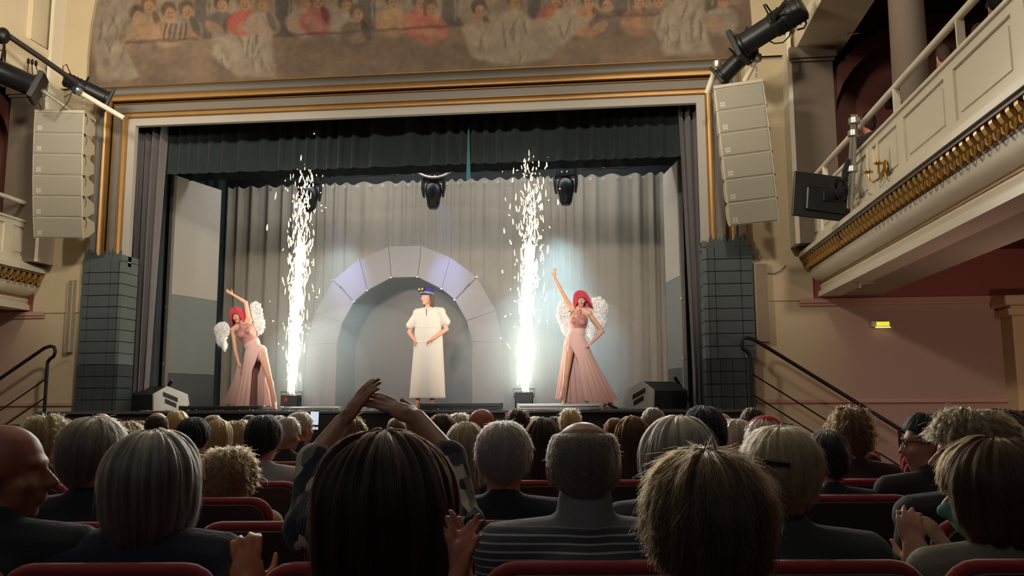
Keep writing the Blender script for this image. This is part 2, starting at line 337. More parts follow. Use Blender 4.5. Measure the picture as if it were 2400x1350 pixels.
# ------------------------------------------------------------------ fresco: brushwork as a colour attribute on the plaster
def build_fresco():
    x0, x1, z0, z1 = -5.3, 5.3, FZ-0.02, 9.7
    dx = 0.021; nx = int((x1-x0)/dx)+1; nzv = 84
    zz = np.concatenate([np.linspace(z0, 8.05, 70), np.linspace(8.1, z1, nzv-70)])
    xx = np.linspace(x0, x1, nx); X, Z = np.meshgrid(xx, zz)
    # picture coordinates of the wall surface, so that brush strokes can be set out in drawing units
    P = np.stack([X, np.full_like(X, 0.0), Z], -1)-CAM; D = P @ CF
    U = 1200+FOC*(P @ CR)/D; V = 675-FOC*(P @ CU)/D
    rng = np.random.default_rng(3)
    def nz(s, seed):
        r = np.random.default_rng(seed); out = np.zeros_like(X)
        for k in range(7):
            a = r.uniform(0, 2*PI); f = s*r.uniform(0.6, 1.8); out += np.sin((X*math.cos(a)+Z*math.sin(a))*f+r.uniform(0, 6.3)+1.5*np.sin(X*s*0.3*r.uniform(.5, 1.5)+Z*s*0.4+r.uniform(0, 6)))
        return out/7
    lin = lambda c: np.array(srgb(*c)[:3])
    C = np.ones(X.shape+(3,))*lin((139, 118, 98))
    nn = nz(5, 1)[..., None]+0.6*nz(14, 2)[..., None]+0.4*nz(40, 5)[..., None]
    C *= 1+0.30*nn
    def dab(mask, col, w=1.0, tex=0.25, seed=0):
        nonlocal C
        m = np.clip(mask, 0, 1)[..., None]*w
        t = 1+tex*(nz(16, seed+11)+0.7*nz(45, seed+12))[..., None]
        C = C*(1-m)+lin(col)*t*m
    def ell(u, v, a, b, rot=0, soft=0.25):
        c, s_ = math.cos(rot), math.sin(rot); du, dv = U-u+2.0*nz(22, int(u) % 90), V-v+2.0*nz(20, int(v+u) % 97)
        r = np.sqrt(((du*c+dv*s_)/a)**2+((-du*s_+dv*c)/b)**2)
        return np.clip((1+soft/2-r)/soft, 0, 1)
    def poly(pts, soft=4):
        pts = np.array(pts, float); inside = np.zeros(U.shape, bool); dist = np.full(U.shape, 1e9)
        jU = U+3.0*nz(18, int(pts[0, 0]) % 91); jV = V+3.0*nz(17, int(pts[0, 0]) % 89)
        for i in range(len(pts)):
            (xa, ya), (xb, yb) = pts[i], pts[(i+1) % len(pts)]
            cond = ((ya > jV) != (yb > jV)) & (jU < (xb-xa)*(jV-ya)/((yb-ya) if abs(yb-ya) > 1e-6 else 1e-6)+xa)
            inside ^= cond
            t = np.clip(((jU-xa)*(xb-xa)+(jV-ya)*(yb-ya))/max((xb-xa)**2+(yb-ya)**2, 1e-6), 0, 1)
            dist = np.minimum(dist, np.hypot(jU-xa-t*(xb-xa), jV-ya-t*(yb-ya)))
        sd = np.where(inside, dist, -dist)
        return np.clip(sd/soft+0.5, 0, 1)
    # sky and crowd behind the parapet
    para = [(215, 120), (300, 104), (470, 92), (640, 82), (800, 76), (1090, 58), (1390, 40), (1780, 10), (1780, -900), (215, -900)]
    dab(poly(para), (158, 140, 120), 0.9, 0.3, 2)
    # painted columns
    for u in (478, 668, 862, 1056, 1258, 1460, 1655, 290):
        dab(poly([(u-17, -300), (u+17, -300), (u+20, 96-(u-478)*0.055), (u-20, 96-(u-478)*0.055)], 6), (104, 92, 84), 0.9, 0.3, u)
        dab(poly([(u-25, 80-(u-478)*0.055), (u+25, 78-(u-478)*0.055), (u+28, 92-(u-478)*0.055), (u-28, 94-(u-478)*0.055)], 5), (96, 84, 76), 0.8, 0.2, u+1)
        dab(poly([(u+10, -300), (u+15, -300), (u+16, 84-(u-478)*0.055), (u+11, 84-(u-478)*0.055)], 4), (160, 148, 132), 0.7, 0.2, u+2)
    # spectators: head, hair, body, arm in muted colours
    SK = (182, 142, 108)
    folk = [(325, 38, (158, 136, 116), (92, 74, 62)), (352, 14, (170, 140, 110), (120, 96, 70)), (400, 30, (186, 152, 120), (104, 82, 66)), (440, 26, (150, 130, 114), (110, 86, 66)),
            (522, 12, (104, 96, 90), (88, 72, 60)), (545, 66, (160, 148, 132), (92, 78, 66)), (575, 8, (190, 92, 84), (120, 90, 70)), (618, 14, (176, 160, 142), (150, 116, 80)),
            (715, 6, (188, 168, 148), (140, 100, 76)), (745, 2, (178, 96, 92), (120, 80, 66)), (812, 14, (168, 152, 134), (96, 80, 68)), (838, 34, (120, 104, 92), (110, 92, 80)),
            (922, 4, (186, 150, 110), (104, 84, 66)), (985, 8, (196, 116, 96), (100, 84, 72)), (1010, 22, (200, 120, 100), (120, 90, 70)), (1124, 24, (176, 146, 116), (98, 80, 66)),
            (1205, 6, (184, 164, 140), (130, 100, 80)), (1300, -2, (192, 112, 92), (120, 96, 80)), (1330, 2, (180, 168, 146), (110, 90, 76)), (1378, 4, (186, 132, 96), (92, 80, 70)), (1420, 12, (120, 104, 94), (94, 80, 70)),
            (1495, 4, (176, 126, 98), (108, 90, 76)), (1540, 2, (140, 116, 96), (96, 82, 72)), (1590, 6, (170, 150, 128), (104, 88, 76)), (1690, 2, (166, 150, 132), (110, 92, 80))]
    for k, (u, v, body, hair) in enumerate(folk):
        dab(ell(u, v+52, 40, 34, 0.1*((k % 3)-1)), body, 0.85, 0.35, k)
        dab(ell(u-16+8*(k % 4), v+58, 26, 12, 0.3*((k % 5)-2)), SK, 0.6, 0.25, k+3)
        dab(ell(u, v-4, 18, 19), hair, 0.9, 0.3, k+5)
        dab(ell(u+3, v+6, 12, 15), SK, 0.9, 0.2, k+7)
        dab(ell(u-2, v+4, 2.4, 1.6), (86, 66, 54), 0.7); dab(ell(u+8, v+4, 2.4, 1.6), (86, 66, 54), 0.7); dab(ell(u+4, v+13, 4, 1.5), (140, 84, 70), 0.7)
        if k % 2: dab(ell(u+22, v+40, 9, 26, -0.4), tuple(int(c*0.62) for c in body), 0.8, 0.3, k+9)
    # dark striped sleeve on the left group
    for q in range(5): dab(poly([(384+q*13, 96), (389+q*13, 96), (397+q*12, 58), (391+q*12, 58)], 4), (84, 72, 66), 0.8)
    # parapet edge and wall below
    dab(poly([(300, 100), (470, 90), (470, 97), (300, 107)], 5), (96, 78, 66), 0.7); dab(poly([(640, 84), (800, 77), (1090, 59), (1090, 66), (640, 92)], 5), (94, 76, 64), 0.7)
    dab(poly([(1390, 40), (1545, 34), (1545, 41), (1390, 48)], 5), (94, 78, 66), 0.6)
    # draped cloths
    pale = (172, 156, 136)
    cloths = [[(222, -30), (330, -30), (300, 60), (280, 92), (330, 180), (300, 192), (235, 192), (222, 100)],
              [(503, 84), (560, 88), (640, 80), (650, 186), (560, 180), (520, 150), (500, 128)],
              [(1090, 62), (1180, 52), (1395, 40), (1330, 100), (1290, 140), (1190, 156), (1110, 140), (1095, 110)],
              [(1530, 52), (1600, -20), (1650, -20), (1650, 60), (1670, 128), (1560, 134), (1545, 100)]]
    for k, c in enumerate(cloths):
        dab(poly(c, 10), pale, 0.85, 0.22, 40+k)
        cu = np.mean([p[0] for p in c]); cv = np.mean([p[1] for p in c]); w_ = max(p[0] for p in c)-min(p[0] for p in c)
        for q in range(9):
            u = cu+rng.uniform(-0.4, 0.4)*w_; v = cv+rng.uniform(-45, 45)
            dab(ell(u, v, 3, rng.uniform(14, 34), rng.uniform(-0.5, 0.5))*poly(c, 10), (124, 108, 94), 0.6, 0.2, q)
            dab(ell(u+9, v+4, 4, rng.uniform(14, 30), rng.uniform(-0.5, 0.5))*poly(c, 10), (190, 174, 152), 0.5, 0.2, q+1)
    dab(ell(1150, 54, 100, 10, -0.06)*poly(cloths[2], 8), (110, 94, 82), 0.0)
    dab(ell(255, 150, 10, 12)*1.0, (120, 104, 92), 0.5); dab(ell(1460, 100, 70, 36), (128, 106, 88), 0.4, 0.3, 77); dab(ell(900, 110, 160, 34), (126, 106, 88), 0.4, 0.3, 78)
    C = np.clip(C*0.62, 0.004, 0.95)
    b = MB(); b.v = [(float(X[i, j]), -0.06, float(Z[i, j])) for i in range(X.shape[0]) for j in range(X.shape[1])]
    w = X.shape[1]
    b.f = [(i*w+j, i*w+j+1, (i+1)*w+j+1, (i+1)*w+j) for i in range(X.shape[0]-1) for j in range(w-1)]
    me = bpy.data.meshes.new('fresco'); me.from_pydata(b.v, [], b.f)
    at = me.color_attributes.new('paint', 'FLOAT_COLOR', 'POINT')
    at.data.foreach_set('color', np.concatenate([C.reshape(-1, 3), np.ones((C.shape[0]*C.shape[1], 1))], 1).astype(np.float32).ravel())
    m = mat('fresco_plaster', srgb(140, 120, 100), 0.85, var=0, bump=0.25, bscale=14); nt = m.node_tree
    vc = nt.nodes.new('ShaderNodeVertexColor'); vc.layer_name = 'paint'
    n1 = nt.nodes.new('ShaderNodeTexNoise'); n1.inputs['Scale'].default_value = 9; n1.inputs['Detail'].default_value = 6
    tc = nt.nodes.new('ShaderNodeTexCoord'); nt.links.new(tc.outputs['Object'], n1.inputs['Vector'])
    mr = nt.nodes.new('ShaderNodeMapRange'); mr.inputs[3].default_value = 0.72; mr.inputs[4].default_value = 1.28; nt.links.new(n1.outputs['Fac'], mr.inputs[0])
    mx = nt.nodes.new('ShaderNodeMix'); mx.data_type = 'RGBA'; mx.blend_type = 'MULTIPLY'; mx.inputs[0].default_value = 1
    nt.links.new(vc.outputs[0], mx.inputs[6]); nt.links.new(mr.outputs[0], mx.inputs[7]); nt.links.new(mx.outputs[2], nt.nodes['Principled BSDF'].inputs['Base Color'])
    me.materials.append(m)
    o = link(bpy.data.objects.new('fresco', me))
    return tag(o, 'faded brown fresco of painted spectators and draped cloths above the stage', 'painting')
build_fresco()
# ------------------------------------------------------------------ side galleries
def sweep_y(name, prof, m, parent, y0, y1, s, smooth=False, close=True):
    """cross-section (offset from the gallery line, z) run along the hall"""
    b = MB(); r0 = [(s*(5.9+o), y0, z) for o, z in prof]; r1 = [(s*(5.9+o), y1, z) for o, z in prof]
    b.loft([r0, r1], close, close); return b.build(name, m, parent, smooth)
MOD = None
def gallery(s):
    side = 'right' if s > 0 else 'left'
    g = empty('balcony', (0, 0, 0), 0, 'white panelled side gallery with gilt brackets on the %s of the stage' % side, None, None, 'structure')
    ya, yb = -12.5, 0.0
    zt = 4.15
    sweep_y('parapet', [(0.03, 3.5), (0.03, zt-0.03), (0.16, zt-0.03), (0.16, 3.5)], M_WHITE, g, ya, yb, s)
    sweep_y('coping', [(-0.02, zt-0.04), (-0.02, zt-0.01), (0.0, zt), (0.18, zt), (0.18, zt-0.04)], M_WHITE, g, ya, yb, s)
    # framed panels on the parapet, stiles standing proud, panel field bevelled
    ys = [-0.02, -0.75, -1.45, -2.25, -3.1, -4.12, -5.35, -6.6, -7.9, -9.2]
    for i in range(len(ys)-1):
        y1, y0 = ys[i], ys[i+1]
        b = MB(); X0, X1 = sorted((s*5.905, s*5.935))
        b.box(X0, X1, y1-0.10, y1, 3.5, zt-0.04); b.box(X0, X1, y0, y0+0.10, 3.5, zt-0.04)
        b.box(X0, X1, y0+0.10, y1-0.10, zt-0.12, zt-0.04); b.box(X0, X1, y0+0.10, y1-0.10, 3.5, 3.58)
        b.build('panel_frame', M_WHITE, g)
        b = MB(); X0, X1 = sorted((s*5.917, s*5.935)); b.box(X0, X1, y0+0.17, y1-0.17, 3.64, zt-0.18); b.build('panel', M_WHITE, g)
    # ledge, cove and lip
    sweep_y('ledge', [(0.03, 3.54), (-0.10, 3.44), (-0.13, 3.42), (-0.13, 3.36), (0.1, 3.36), (0.1, 3.54)], M_WHITE, g, ya, yb+0.0, s)
    sweep_y('fillet', [(-0.10, 3.36), (-0.10, 3.33), (-0.05, 3.33), (-0.05, 3.36)], M_GREYP, g, ya, yb, s)
    sweep_y('gilt_ground', [(0.02, 3.35), (0.02, 3.18), (0.09, 3.18), (0.09, 3.35)], M_GOLDD, g, ya, yb, s)
    cov = [(0.02, 3.20), (0.03, 3.12), (0.07, 3.05), (0.14, 3.01), (0.17, 3.0)]
    sweep_y('cove', cov+[(0.4, 3.0), (0.4, 3.20)], M_WHITE, g, ya, yb, s, True)
    sweep_y('gilt_line', [(0.155, 3.005), (0.15, 2.99), (0.155, 2.975), (0.19, 2.975), (0.19, 3.005)], M_GOLD, g, ya, yb, s)
    sweep_y('lip', [(0.17, 2.98), (0.15, 2.94), (0.17, 2.90), (0.12, 2.86), (0.12, 2.79), (0.4, 2.79), (0.4, 2.98)], M_WHITE, g, ya, yb, s)
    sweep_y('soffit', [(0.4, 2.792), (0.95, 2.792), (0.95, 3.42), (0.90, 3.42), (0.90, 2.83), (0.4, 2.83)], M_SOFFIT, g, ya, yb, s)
    sweep_y('gallery_floor', [(0.1, 3.42), (3.7, 3.42), (3.7, 3.5), (0.1, 3.5)], M_RED, g, -17, yb, s)
    # gilt brackets, each with a bracket block and a hanging drop
    global MOD
    if MOD is None:
        b = MB()
        b.prism([(0.03, 3.345), (-0.085, 3.345), (-0.085, 3.30), (-0.06, 3.26), (-0.03, 3.235), (0.0, 3.215), (0.03, 3.21)], AX_XZ, -0.030, 0.030)
        me = b.mesh('bracket'); me.materials.append(mat('bright_gilt', srgb(206, 162, 88), 0.35, metal=0.45, var=0.12, scale=9))
        b = MB(); b.tube([(-0.045, -0.045, 3.24), (-0.05, -0.03, 3.20), (-0.045, 0.0, 3.175), (-0.05, 0.03, 3.20), (-0.045, 0.045, 3.24)], 0.011, 6)
        pass
        me2 = b.mesh('drop', True); me2.materials.append(mat('bright_gilt', None)); MOD = (me, me2)
    y = -0.06; k = 0
    while y > -12.3:
        for me, nm in zip(MOD, ('bracket', 'drop')):
            o = shared(nm, me, None, g, (s*5.9, y, 0)); o.scale = (s, 1, 1)
        y -= 0.135
    # tubular handrail on flat posts, standing over the coping
    b = MB(); b.tube([(s*5.93, ya, 4.42), (s*5.93, -2.7, 4.42), (s*5.93, -0.02, 4.42)], 0.035, 10); b.build('handrail', M_WHITE, g, True)
    for yy in (-1.1, -4.0, -5.6, -7.2, -8.8):
        b = MB(); b.bbox(s*5.93-0.035, s*5.93+0.035, yy-0.012, yy+0.012, zt-0.01, 4.40, 0.003); b.build('rail_post', M_WHITE, g)
    # piers, beam with stepped mouldings, column
    p = struct(MB().box(*sorted((s*5.72, s*6.28)), -0.42, 0.0, 3.5, 6.32).build('pillar', M_PILLAR), 'brown painted pier at the stage end of the %s gallery' % side)
    b = MB(); b.box(*sorted((s*5.70, s*6.30)), -0.46, 0.0, 6.12, 6.16); b.box(*sorted((s*5.68, s*6.32)), -0.50, 0.0, 6.16, 6.32); b.build('capital', M_PILLAR, p)
    b = MB(); b.box(*sorted((s*5.66, s*5.72)), -0.40, -0.02, 3.5, 9.0); b.build('pier_face', M_WHITE, p)
    # beam along the hall
    bm_ = empty('beam', (0, 0, 0), 0, 'cream stepped beam over the %s gallery' % side, None, None, 'structure')
    b = MB(); b.loft([[(s*(5.9+o), y, z) for o, z in [(-0.12, 6.32), (0.55, 6.32), (0.55, 6.9), (-0.05, 6.9), (-0.05, 6.62), (-0.12, 6.58)]] for y in (ya, -0.0)]); b.build('beam_body', M_CREAM, bm_)
    b = MB(); b.loft([[(s*(5.9+o), y, z) for o, z in [(-0.05, 6.62), (-0.16, 6.72), (-0.20, 6.80), (-0.20, 6.88), (-0.05, 6.9)]] for y in (ya, -0.0)]); b.build('beam_moulding', M_CREAM, bm_)
    # upper wall over the beam with an arched recess
    uw = struct(MB().box(*sorted((s*5.95, s*6.4)), ya, 0.4, 6.9, 10.3).build('wall_%s' % side, M_CREAM), 'cream upper wall over the %s gallery' % side)
    pts = [(-0.62, 7.0), (-0.62, 7.6), (-0.66, 8.1), (-0.8, 8.7), (-1.1, 9.3), (-1.6, 9.8), (-3.5, 10.2)]
    b = MB(); r0 = [(s*5.95, y, z) for y, z in pts]; r1 = [(s*5.87, y, z) for y, z in pts]; r2 = [(s*5.87, 0.3, z) for y, z in pts]
    b.loft([r0, r1, r2], False, False); b.build('arch_margin', M_CREAM, uw, False)
    c = MB().lathe([(0.22, 3.5), (0.22, 3.62), (0.19, 3.66), (0.185, 4.5), (0.17, 6.2), (0.2, 6.24), (0.2, 6.32)], 24, Matrix.Translation((s*6.26, at_x(2130, 110, 6.26).y, 0))).build('column', M_PILLAR, None, True)
    struct(c, 'round column rising behind the %s gallery rail' % side)
    c = MB().box(*sorted((s*6.2, s*9.6)), -17, 0, 7.4, 7.5).build('ceiling', M_RED); struct(c, 'dark red ceiling over the %s gallery' % side)
    # shallow barrel arch of the gallery end
    b = MB(); rr = []
    for y in (-0.02, -0.35):
        rr.append([(s*(6.3+1.65-1.65*math.cos(t)), y, 5.3+1.3*math.sin(t)) for t in np.linspace(0, PI, 17)])
    rr.append([(s*(6.3+1.65-1.85*math.cos(t)), -0.35, 5.3+1.5*math.sin(t)) for t in np.linspace(0, PI, 17)])
    b.loft(rr, False, False); struct(b.build('trim_12', M_RED, None), 'dark red arched moulding on the end wall of the %s gallery' % side)
    return g
G_L = gallery(-1); G_R = gallery(1)
# pilaster at the right edge under the gallery
pl = struct(MB().box(8.45, 9.2, -0.35, 0.0, 0, 2.45).build('pillar', mat('pilaster_paint', srgb(214, 190, 148), 0.7, var=0.05)), 'cream pilaster with moulded cap under the right gallery')
b = MB(); b.bbox(8.38, 9.25, -0.42, 0, 2.45, 2.55, 0.02); b.bbox(8.32, 9.3, -0.5, 0, 2.58, 2.72, 0.03); b.box(8.42, 9.22, -0.4, 0, 2.53, 2.6)
b.build('capital', mat('pilaster_paint', None), pl)
solid('ceiling', -9.6, 9.6, -17, 0.5, 10.3, 10.4, M_CREAM, 'cream hall ceiling high above the stage')
# ------------------------------------------------------------------ stage house
solid('stage_floor', -5.0, 4.9, -0.35, 5.0, ZS-0.12, ZS, M_STAGE, 'dark stage floor')
st = struct(MB().box(-5.45, 4.95, -0.40, -0.30, 0, ZS+0.005).build('stage_front', M_SKIRT), 'black front of the raised stage')
MB().bbox(-5.47, 4.97, -0.46, -0.28, ZS-0.03, ZS+0.012, 0.006).build('stage_edge', mat('stage_nosing', srgb(90, 88, 84), 0.4, var=0.1), st)
solid('wall_stage_back', -8, 8, 5.0, 5.2, 0, 9, M_BLACK, 'black rear wall of the stage house')
for s in (-1, 1):
    solid('wall_stage_side', *sorted((s*6.6, s*6.8)), 0.5, 5.2, 0, 9, M_BLACK, 'black side wall of the stage house')
solid('ceiling', -6.8, 6.8, 0.5, 5.2, 8.6, 8.7, M_BLACK, 'black ceiling of the stage house')
# ================================================================== THE STAGE
# ------------------------------------------------------------------ block-built piers covering the foot of the frame
def pier(s):
    side = 'left' if s < 0 else 'right'
    p = struct(MB().box(*sorted((s*4.47, s*5.06)), -0.12, 0.3, ZS, 3.52).build('pier', M_BLOCKD), 'blue grey block pier at the %s foot of the gilt frame' % side)
    h = 0.178; z = ZS+0.005; k = 0; r = random.Random(5 if s < 0 else 9)
    xs = [4.47, 4.60, 4.95, 5.07]
    if s > 0: xs = [4.47, 4.57, 4.93, 5.10]
    while z < 3.52:
        z1 = min(z+h, 3.62); low = z < 1.85
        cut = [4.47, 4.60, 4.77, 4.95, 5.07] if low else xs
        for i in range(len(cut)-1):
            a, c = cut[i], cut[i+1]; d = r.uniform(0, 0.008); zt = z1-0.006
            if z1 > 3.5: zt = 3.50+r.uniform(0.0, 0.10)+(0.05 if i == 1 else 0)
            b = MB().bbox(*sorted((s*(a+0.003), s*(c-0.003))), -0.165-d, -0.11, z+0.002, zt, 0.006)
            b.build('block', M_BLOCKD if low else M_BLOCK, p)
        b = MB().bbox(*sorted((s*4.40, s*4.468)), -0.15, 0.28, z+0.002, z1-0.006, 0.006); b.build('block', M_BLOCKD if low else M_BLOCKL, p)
        z += h; k += 1
    # jagged top sheet cut round the mouldings
    b = MB(); q = r; pts = [(4.45, 3.5)]; x = 4.45
    while x < 5.04:
        pts += [(x, 3.62+q.uniform(-0.05, 0.10)), (x+0.04, 3.62+q.uniform(-0.05, 0.10))]; x += 0.05
    pts.append((5.06, 3.5)); b.prism([(s*a, z_) for a, z_ in pts], AX_XZ, -0.16, -0.13); b.build('jagged_top', M_BLOCK, p)
    return p
pier(-1); pier(1)
# ------------------------------------------------------------------ drapes
def drape(name, path, z0, z1, m, folds, amp, label, cat, seed=0, bottom=None, parent=None, pinch=None, flare=0.0, nu=None, nv=14, squeeze=None):
    """pleated cloth along a path of (x,y) points"""
    r = np.random.default_rng(seed); pts = np.array(path, float); seg = np.hypot(*(pts[1:]-pts[:-1]).T); L_ = np.concatenate([[0], np.cumsum(seg)])
    nu = nu or int(folds*10); b = MB(); ph = r.uniform(0, 6.3, 4)
    for j in range(nv+1):
        v = j/nv
        for i in range(nu+1):
            u = i/nu; t = u*L_[-1]; k = min(int(np.searchsorted(L_, t, side='right'))-1, len(seg)-1)
            q = (t-L_[k])/seg[k]; p = pts[k]*(1-q)+pts[k+1]*q; d = (pts[k+1]-pts[k])/seg[k]; nrm = np.array([d[1], -d[0]])
            a = 2*PI*folds*(u+0.018*math.sin(9*u+ph[0])+0.02*math.sin(23*u+ph[1]))
            f = amp*(math.sin(a)+0.35*math.sin(2*a+ph[2]+2*v)+0.25*math.sin(a*0.43+ph[3]+1.3*v))*(1+0.3*math.sin(5*u+ph[1]))
            f *= 1-0.35*v if pinch is None else (1-pinch*(1-v))
            if squeeze:
                c, w0 = squeeze(v); p = np.array([c[0], c[1]])+(p-pts.mean(0))*w0
            zz = z1+(z0-z1)*v
            if j == 0: zz += 0.03*math.cos(a)*(0 if bottom == 'flat' else 1)
            b.v.append((p[0]+nrm[0]*f, p[1]+nrm[1]*f, zz))
    for j in range(nv):
        for i in range(nu): a = j*(nu+1)+i; b.f.append((a, a+1, a+nu+2, a+nu+1))
    o = b.build(name, m, parent, 'all')
    return tag(o, label, cat) if label else o
YB = 4.2
bd = drape('backdrop_curtain', [(-4.75, YB), (4.2, YB)], ZS+0.01, 5.78, M_BACK, 40, 0.035, 'tall grey pleated backdrop curtain with eyelets along its top edge', 'curtain', 3, nu=560, nv=10)
for k in range(34):
    x = -4.6+k*0.262
    b = MB(); b.tube([(x+0.022*math.cos(t), YB-0.07, 5.70+0.022*math.sin(t)) for t in np.linspace(0, 2*PI, 11)], 0.006, 5); b.build('eyelet', M_STEEL, bd)
# black borders: the front one just inside the frame, the second over the backdrop
drape('black_border', [(-4.4, 0.62), (4.42, 0.62)], 5.09, 6.4, M_DRAPEB, 34, 0.05, 'black pleated border curtain hanging across the top of the stage', 'curtain', 5, nu=420, nv=8)
drape('black_border', [(-4.9, 2.3), (4.6, 2.3)], 5.42, 7.2, M_DRAPEB, 22, 0.04, 'second black border hanging behind the front one', 'curtain', 8, nu=300, nv=6)
# black masking flats at the sides
for s, pts in ((-1, [(-4.78, 1.3), (-4.85, 1.9)]), (1, [(4.62, 1.0), (4.48, 1.9)])):
    drape('side_drape', pts, ZS+0.01, 6.6, M_DRAPEB, 4, 0.03, 'black side masking drape at the %s of the stage' % ('left' if s < 0 else 'right'), 'curtain', 12, nu=40, nv=8)
drape('side_drape', [(-6.2, 4.05), (-4.73, 4.12)], ZS+0.01, 6.6, M_DRAPEB, 6, 0.03, 'black drape between the pale flat and the grey backdrop', 'curtain', 14, nu=40, nv=8)
drape('side_drape', [(-4.95, 0.62), (-4.55, 0.95)], ZS+0.01, 6.6, M_DRAPEB, 4, 0.03, 'black drape behind the left house curtain', 'curtain', 15, nu=40, nv=8)
# grey velvet house curtain, drawn to both sides
drape('house_curtain', [(-4.62, 0.43), (-4.14, 0.47)], ZS+0.01, 6.3, M_DRAPEG, 3.5, 0.085, 'grey velvet house curtain drawn to the left side', 'curtain', 21, nu=90, nv=20,
      squeeze=lambda v: ((-4.38-0.03*v, 0.45), 1-0.35*v))
drape('house_curtain', [(4.14, 0.43), (4.56, 0.47)], ZS+0.01, 6.3, M_DRAPEG, 3.2, 0.08, 'grey velvet house curtain gathered at the right side', 'curtain', 22, nu=80, nv=20,
      squeeze=lambda v: ((4.36+0.02*v, 0.45), 1-0.5*v+0.25*max(0, v-0.9)*10*0.3))
# ------------------------------------------------------------------ painted flats left and right
def flat(p0, p1, zt, label, zm, zb):
    d = Vector((p1[0]-p0[0], p1[1]-p0[1], 0)); L_ = d.length; d.normalize(); nrm = Vector((d.y, -d.x, 0))
    M = Matrix(((d.x, nrm.x, 0, p0[0]), (d.y, nrm.y, 0, p0[1]), (0, 0, 1, 0), (0, 0, 0, 1)))
    r = empty('stage_flat', (0, 0, 0), 0, label, 'flat')
    MB().bbox(0, L_, -0.03, 0.03, zm+0.003, zt, 0.004, M).build('upper_panel', mat('flat_cream', srgb(184, 178, 165), 0.6, var=0.03), r)
    MB().bbox(0, L_, -0.03, 0.03, zb+0.003, zm, 0.004, M).build('middle_panel', mat('flat_grey', srgb(130, 134, 131), 0.55, var=0.05), r)
    MB().bbox(0, L_, -0.03, 0.03, ZS+0.003, zb, 0.004, M).build('base_panel', mat('flat_dark', srgb(84, 86, 84), 0.6, var=0.06), r)
    MB().box(-0.07, -0.002, -0.035, 0.035, ZS+0.003, zt, M).build('edge_batten', mat('batten_wood', srgb(128, 124, 118), 0.6), r)
    for z in (2.0, 3.0): MB().bbox(-0.075, -0.03, -0.05, 0.0, z, z+0.06, 0.01, M).build('hinge', M_STEEL, r)
flat((-4.76, 2.0), (-4.44, 3.15), 5.45, 'tall pale stage flat with grey lower part at the left', 3.27, 1.86)
flat((4.28, 2.0), (4.10, 2.9), 5.40, 'narrow pale stage flat in front of the right end of the backdrop', 3.42, 1.88)
# ------------------------------------------------------------------ arch of boards with a deep inner face
AY = 2.6
def arch():
    cx = -0.62; k = (AY-CAM[1])/FOC*1.012
    outer = [(240, 950), (236, 805), (220, 730), (175, 652), (111, 604), (40, 575)]
    inner = [(164, 950), (163, 801), (150, 753), (122, 704), (90, 678), (32, 649)]
    tow = lambda q: (q[0]*k, at_y(1001, q[1], AY).z)
    O = [tow(q) for q in outer]; I = [tow(q) for q in inner]; O[0] = (O[0][0], ZS+0.003); I[0] = (I[0][0], ZS+0.003)
    r = empty('board_arch', (cx, AY, 0), 0, 'large pale grey arch of boards in the middle of the stage', 'arch')
    OL = [(-x, z) for x, z in O]+[(x, z) for x, z in reversed(O)]; IL = [(-x, z) for x, z in I]+[(x, z) for x, z in reversed(I)]
    for j in range(len(OL)-1):
        a, b_, c, d = OL[j], OL[j+1], IL[j+1], IL[j]; g = 0.006
        poly = [Vector((q[0], q[1])) for q in (a, b_, c, d)]; m_ = sum(poly, Vector((0, 0)))/4
        poly = [m_+(p-m_)*(1-g/max((p-m_).length, 0.1)) for p in poly]
        off = 0.012 if j in (3, 7) else 0.0
        MB().prism([(p.x, p.y) for p in poly], AX_XZ, -off, 0.05-off).build('board', M_ARCH, r)
    for j in range(len(IL)-1):
        a, d = IL[j], IL[j+1]
        b = MB(); b.add([(a[0], 0.05, a[1]), (d[0], 0.05, d[1]), (d[0], 1.2, d[1]), (a[0], 1.2, a[1]), (a[0]*1.02, 0.05, a[1]+0.02), (d[0]*1.02, 0.05, d[1]+0.02), (d[0]*1.02, 1.2, d[1]+0.02), (a[0]*1.02, 1.2, a[1]+0.02)],
              [(0, 1, 2, 3), (7, 6, 5, 4), (0, 4, 5, 1), (2, 6, 7, 3), (1, 5, 6, 2), (3, 7, 4, 0)]); b.build('inner_board', M_ARCHB, r)
    b = MB(); b.prism([(x*1.015, z) for x, z in IL], AX_XZ, 1.2, 1.24); b.build('back_board', M_ARCHB, r)
    # stepped joints and bright corner brackets
    for s in (-1, 1):
        p0, p1 = Vector(O[3]), Vector(I[3]); pts = []
        for t, o in ((0, 0), (0.42, 0), (0.42, 0.06), (0.6, 0.06), (0.6, 0), (1.0, 0)):
            q = p0.lerp(p1, t); pts.append((s*(q.x+o*0.6), -0.018, q.y+o))
        MB().tube(pts, 0.0045, 5).build('stepped_joint', M_BLACK, r)
        for q in (I[3], I[4], I[5], O[3]): MB().bbox(s*q[0]-0.02, s*q[0]+0.02, -0.03, 0.0, q[1]-0.012, q[1]+0.012, 0.004).build('corner_bracket', M_STEEL, r)
arch()
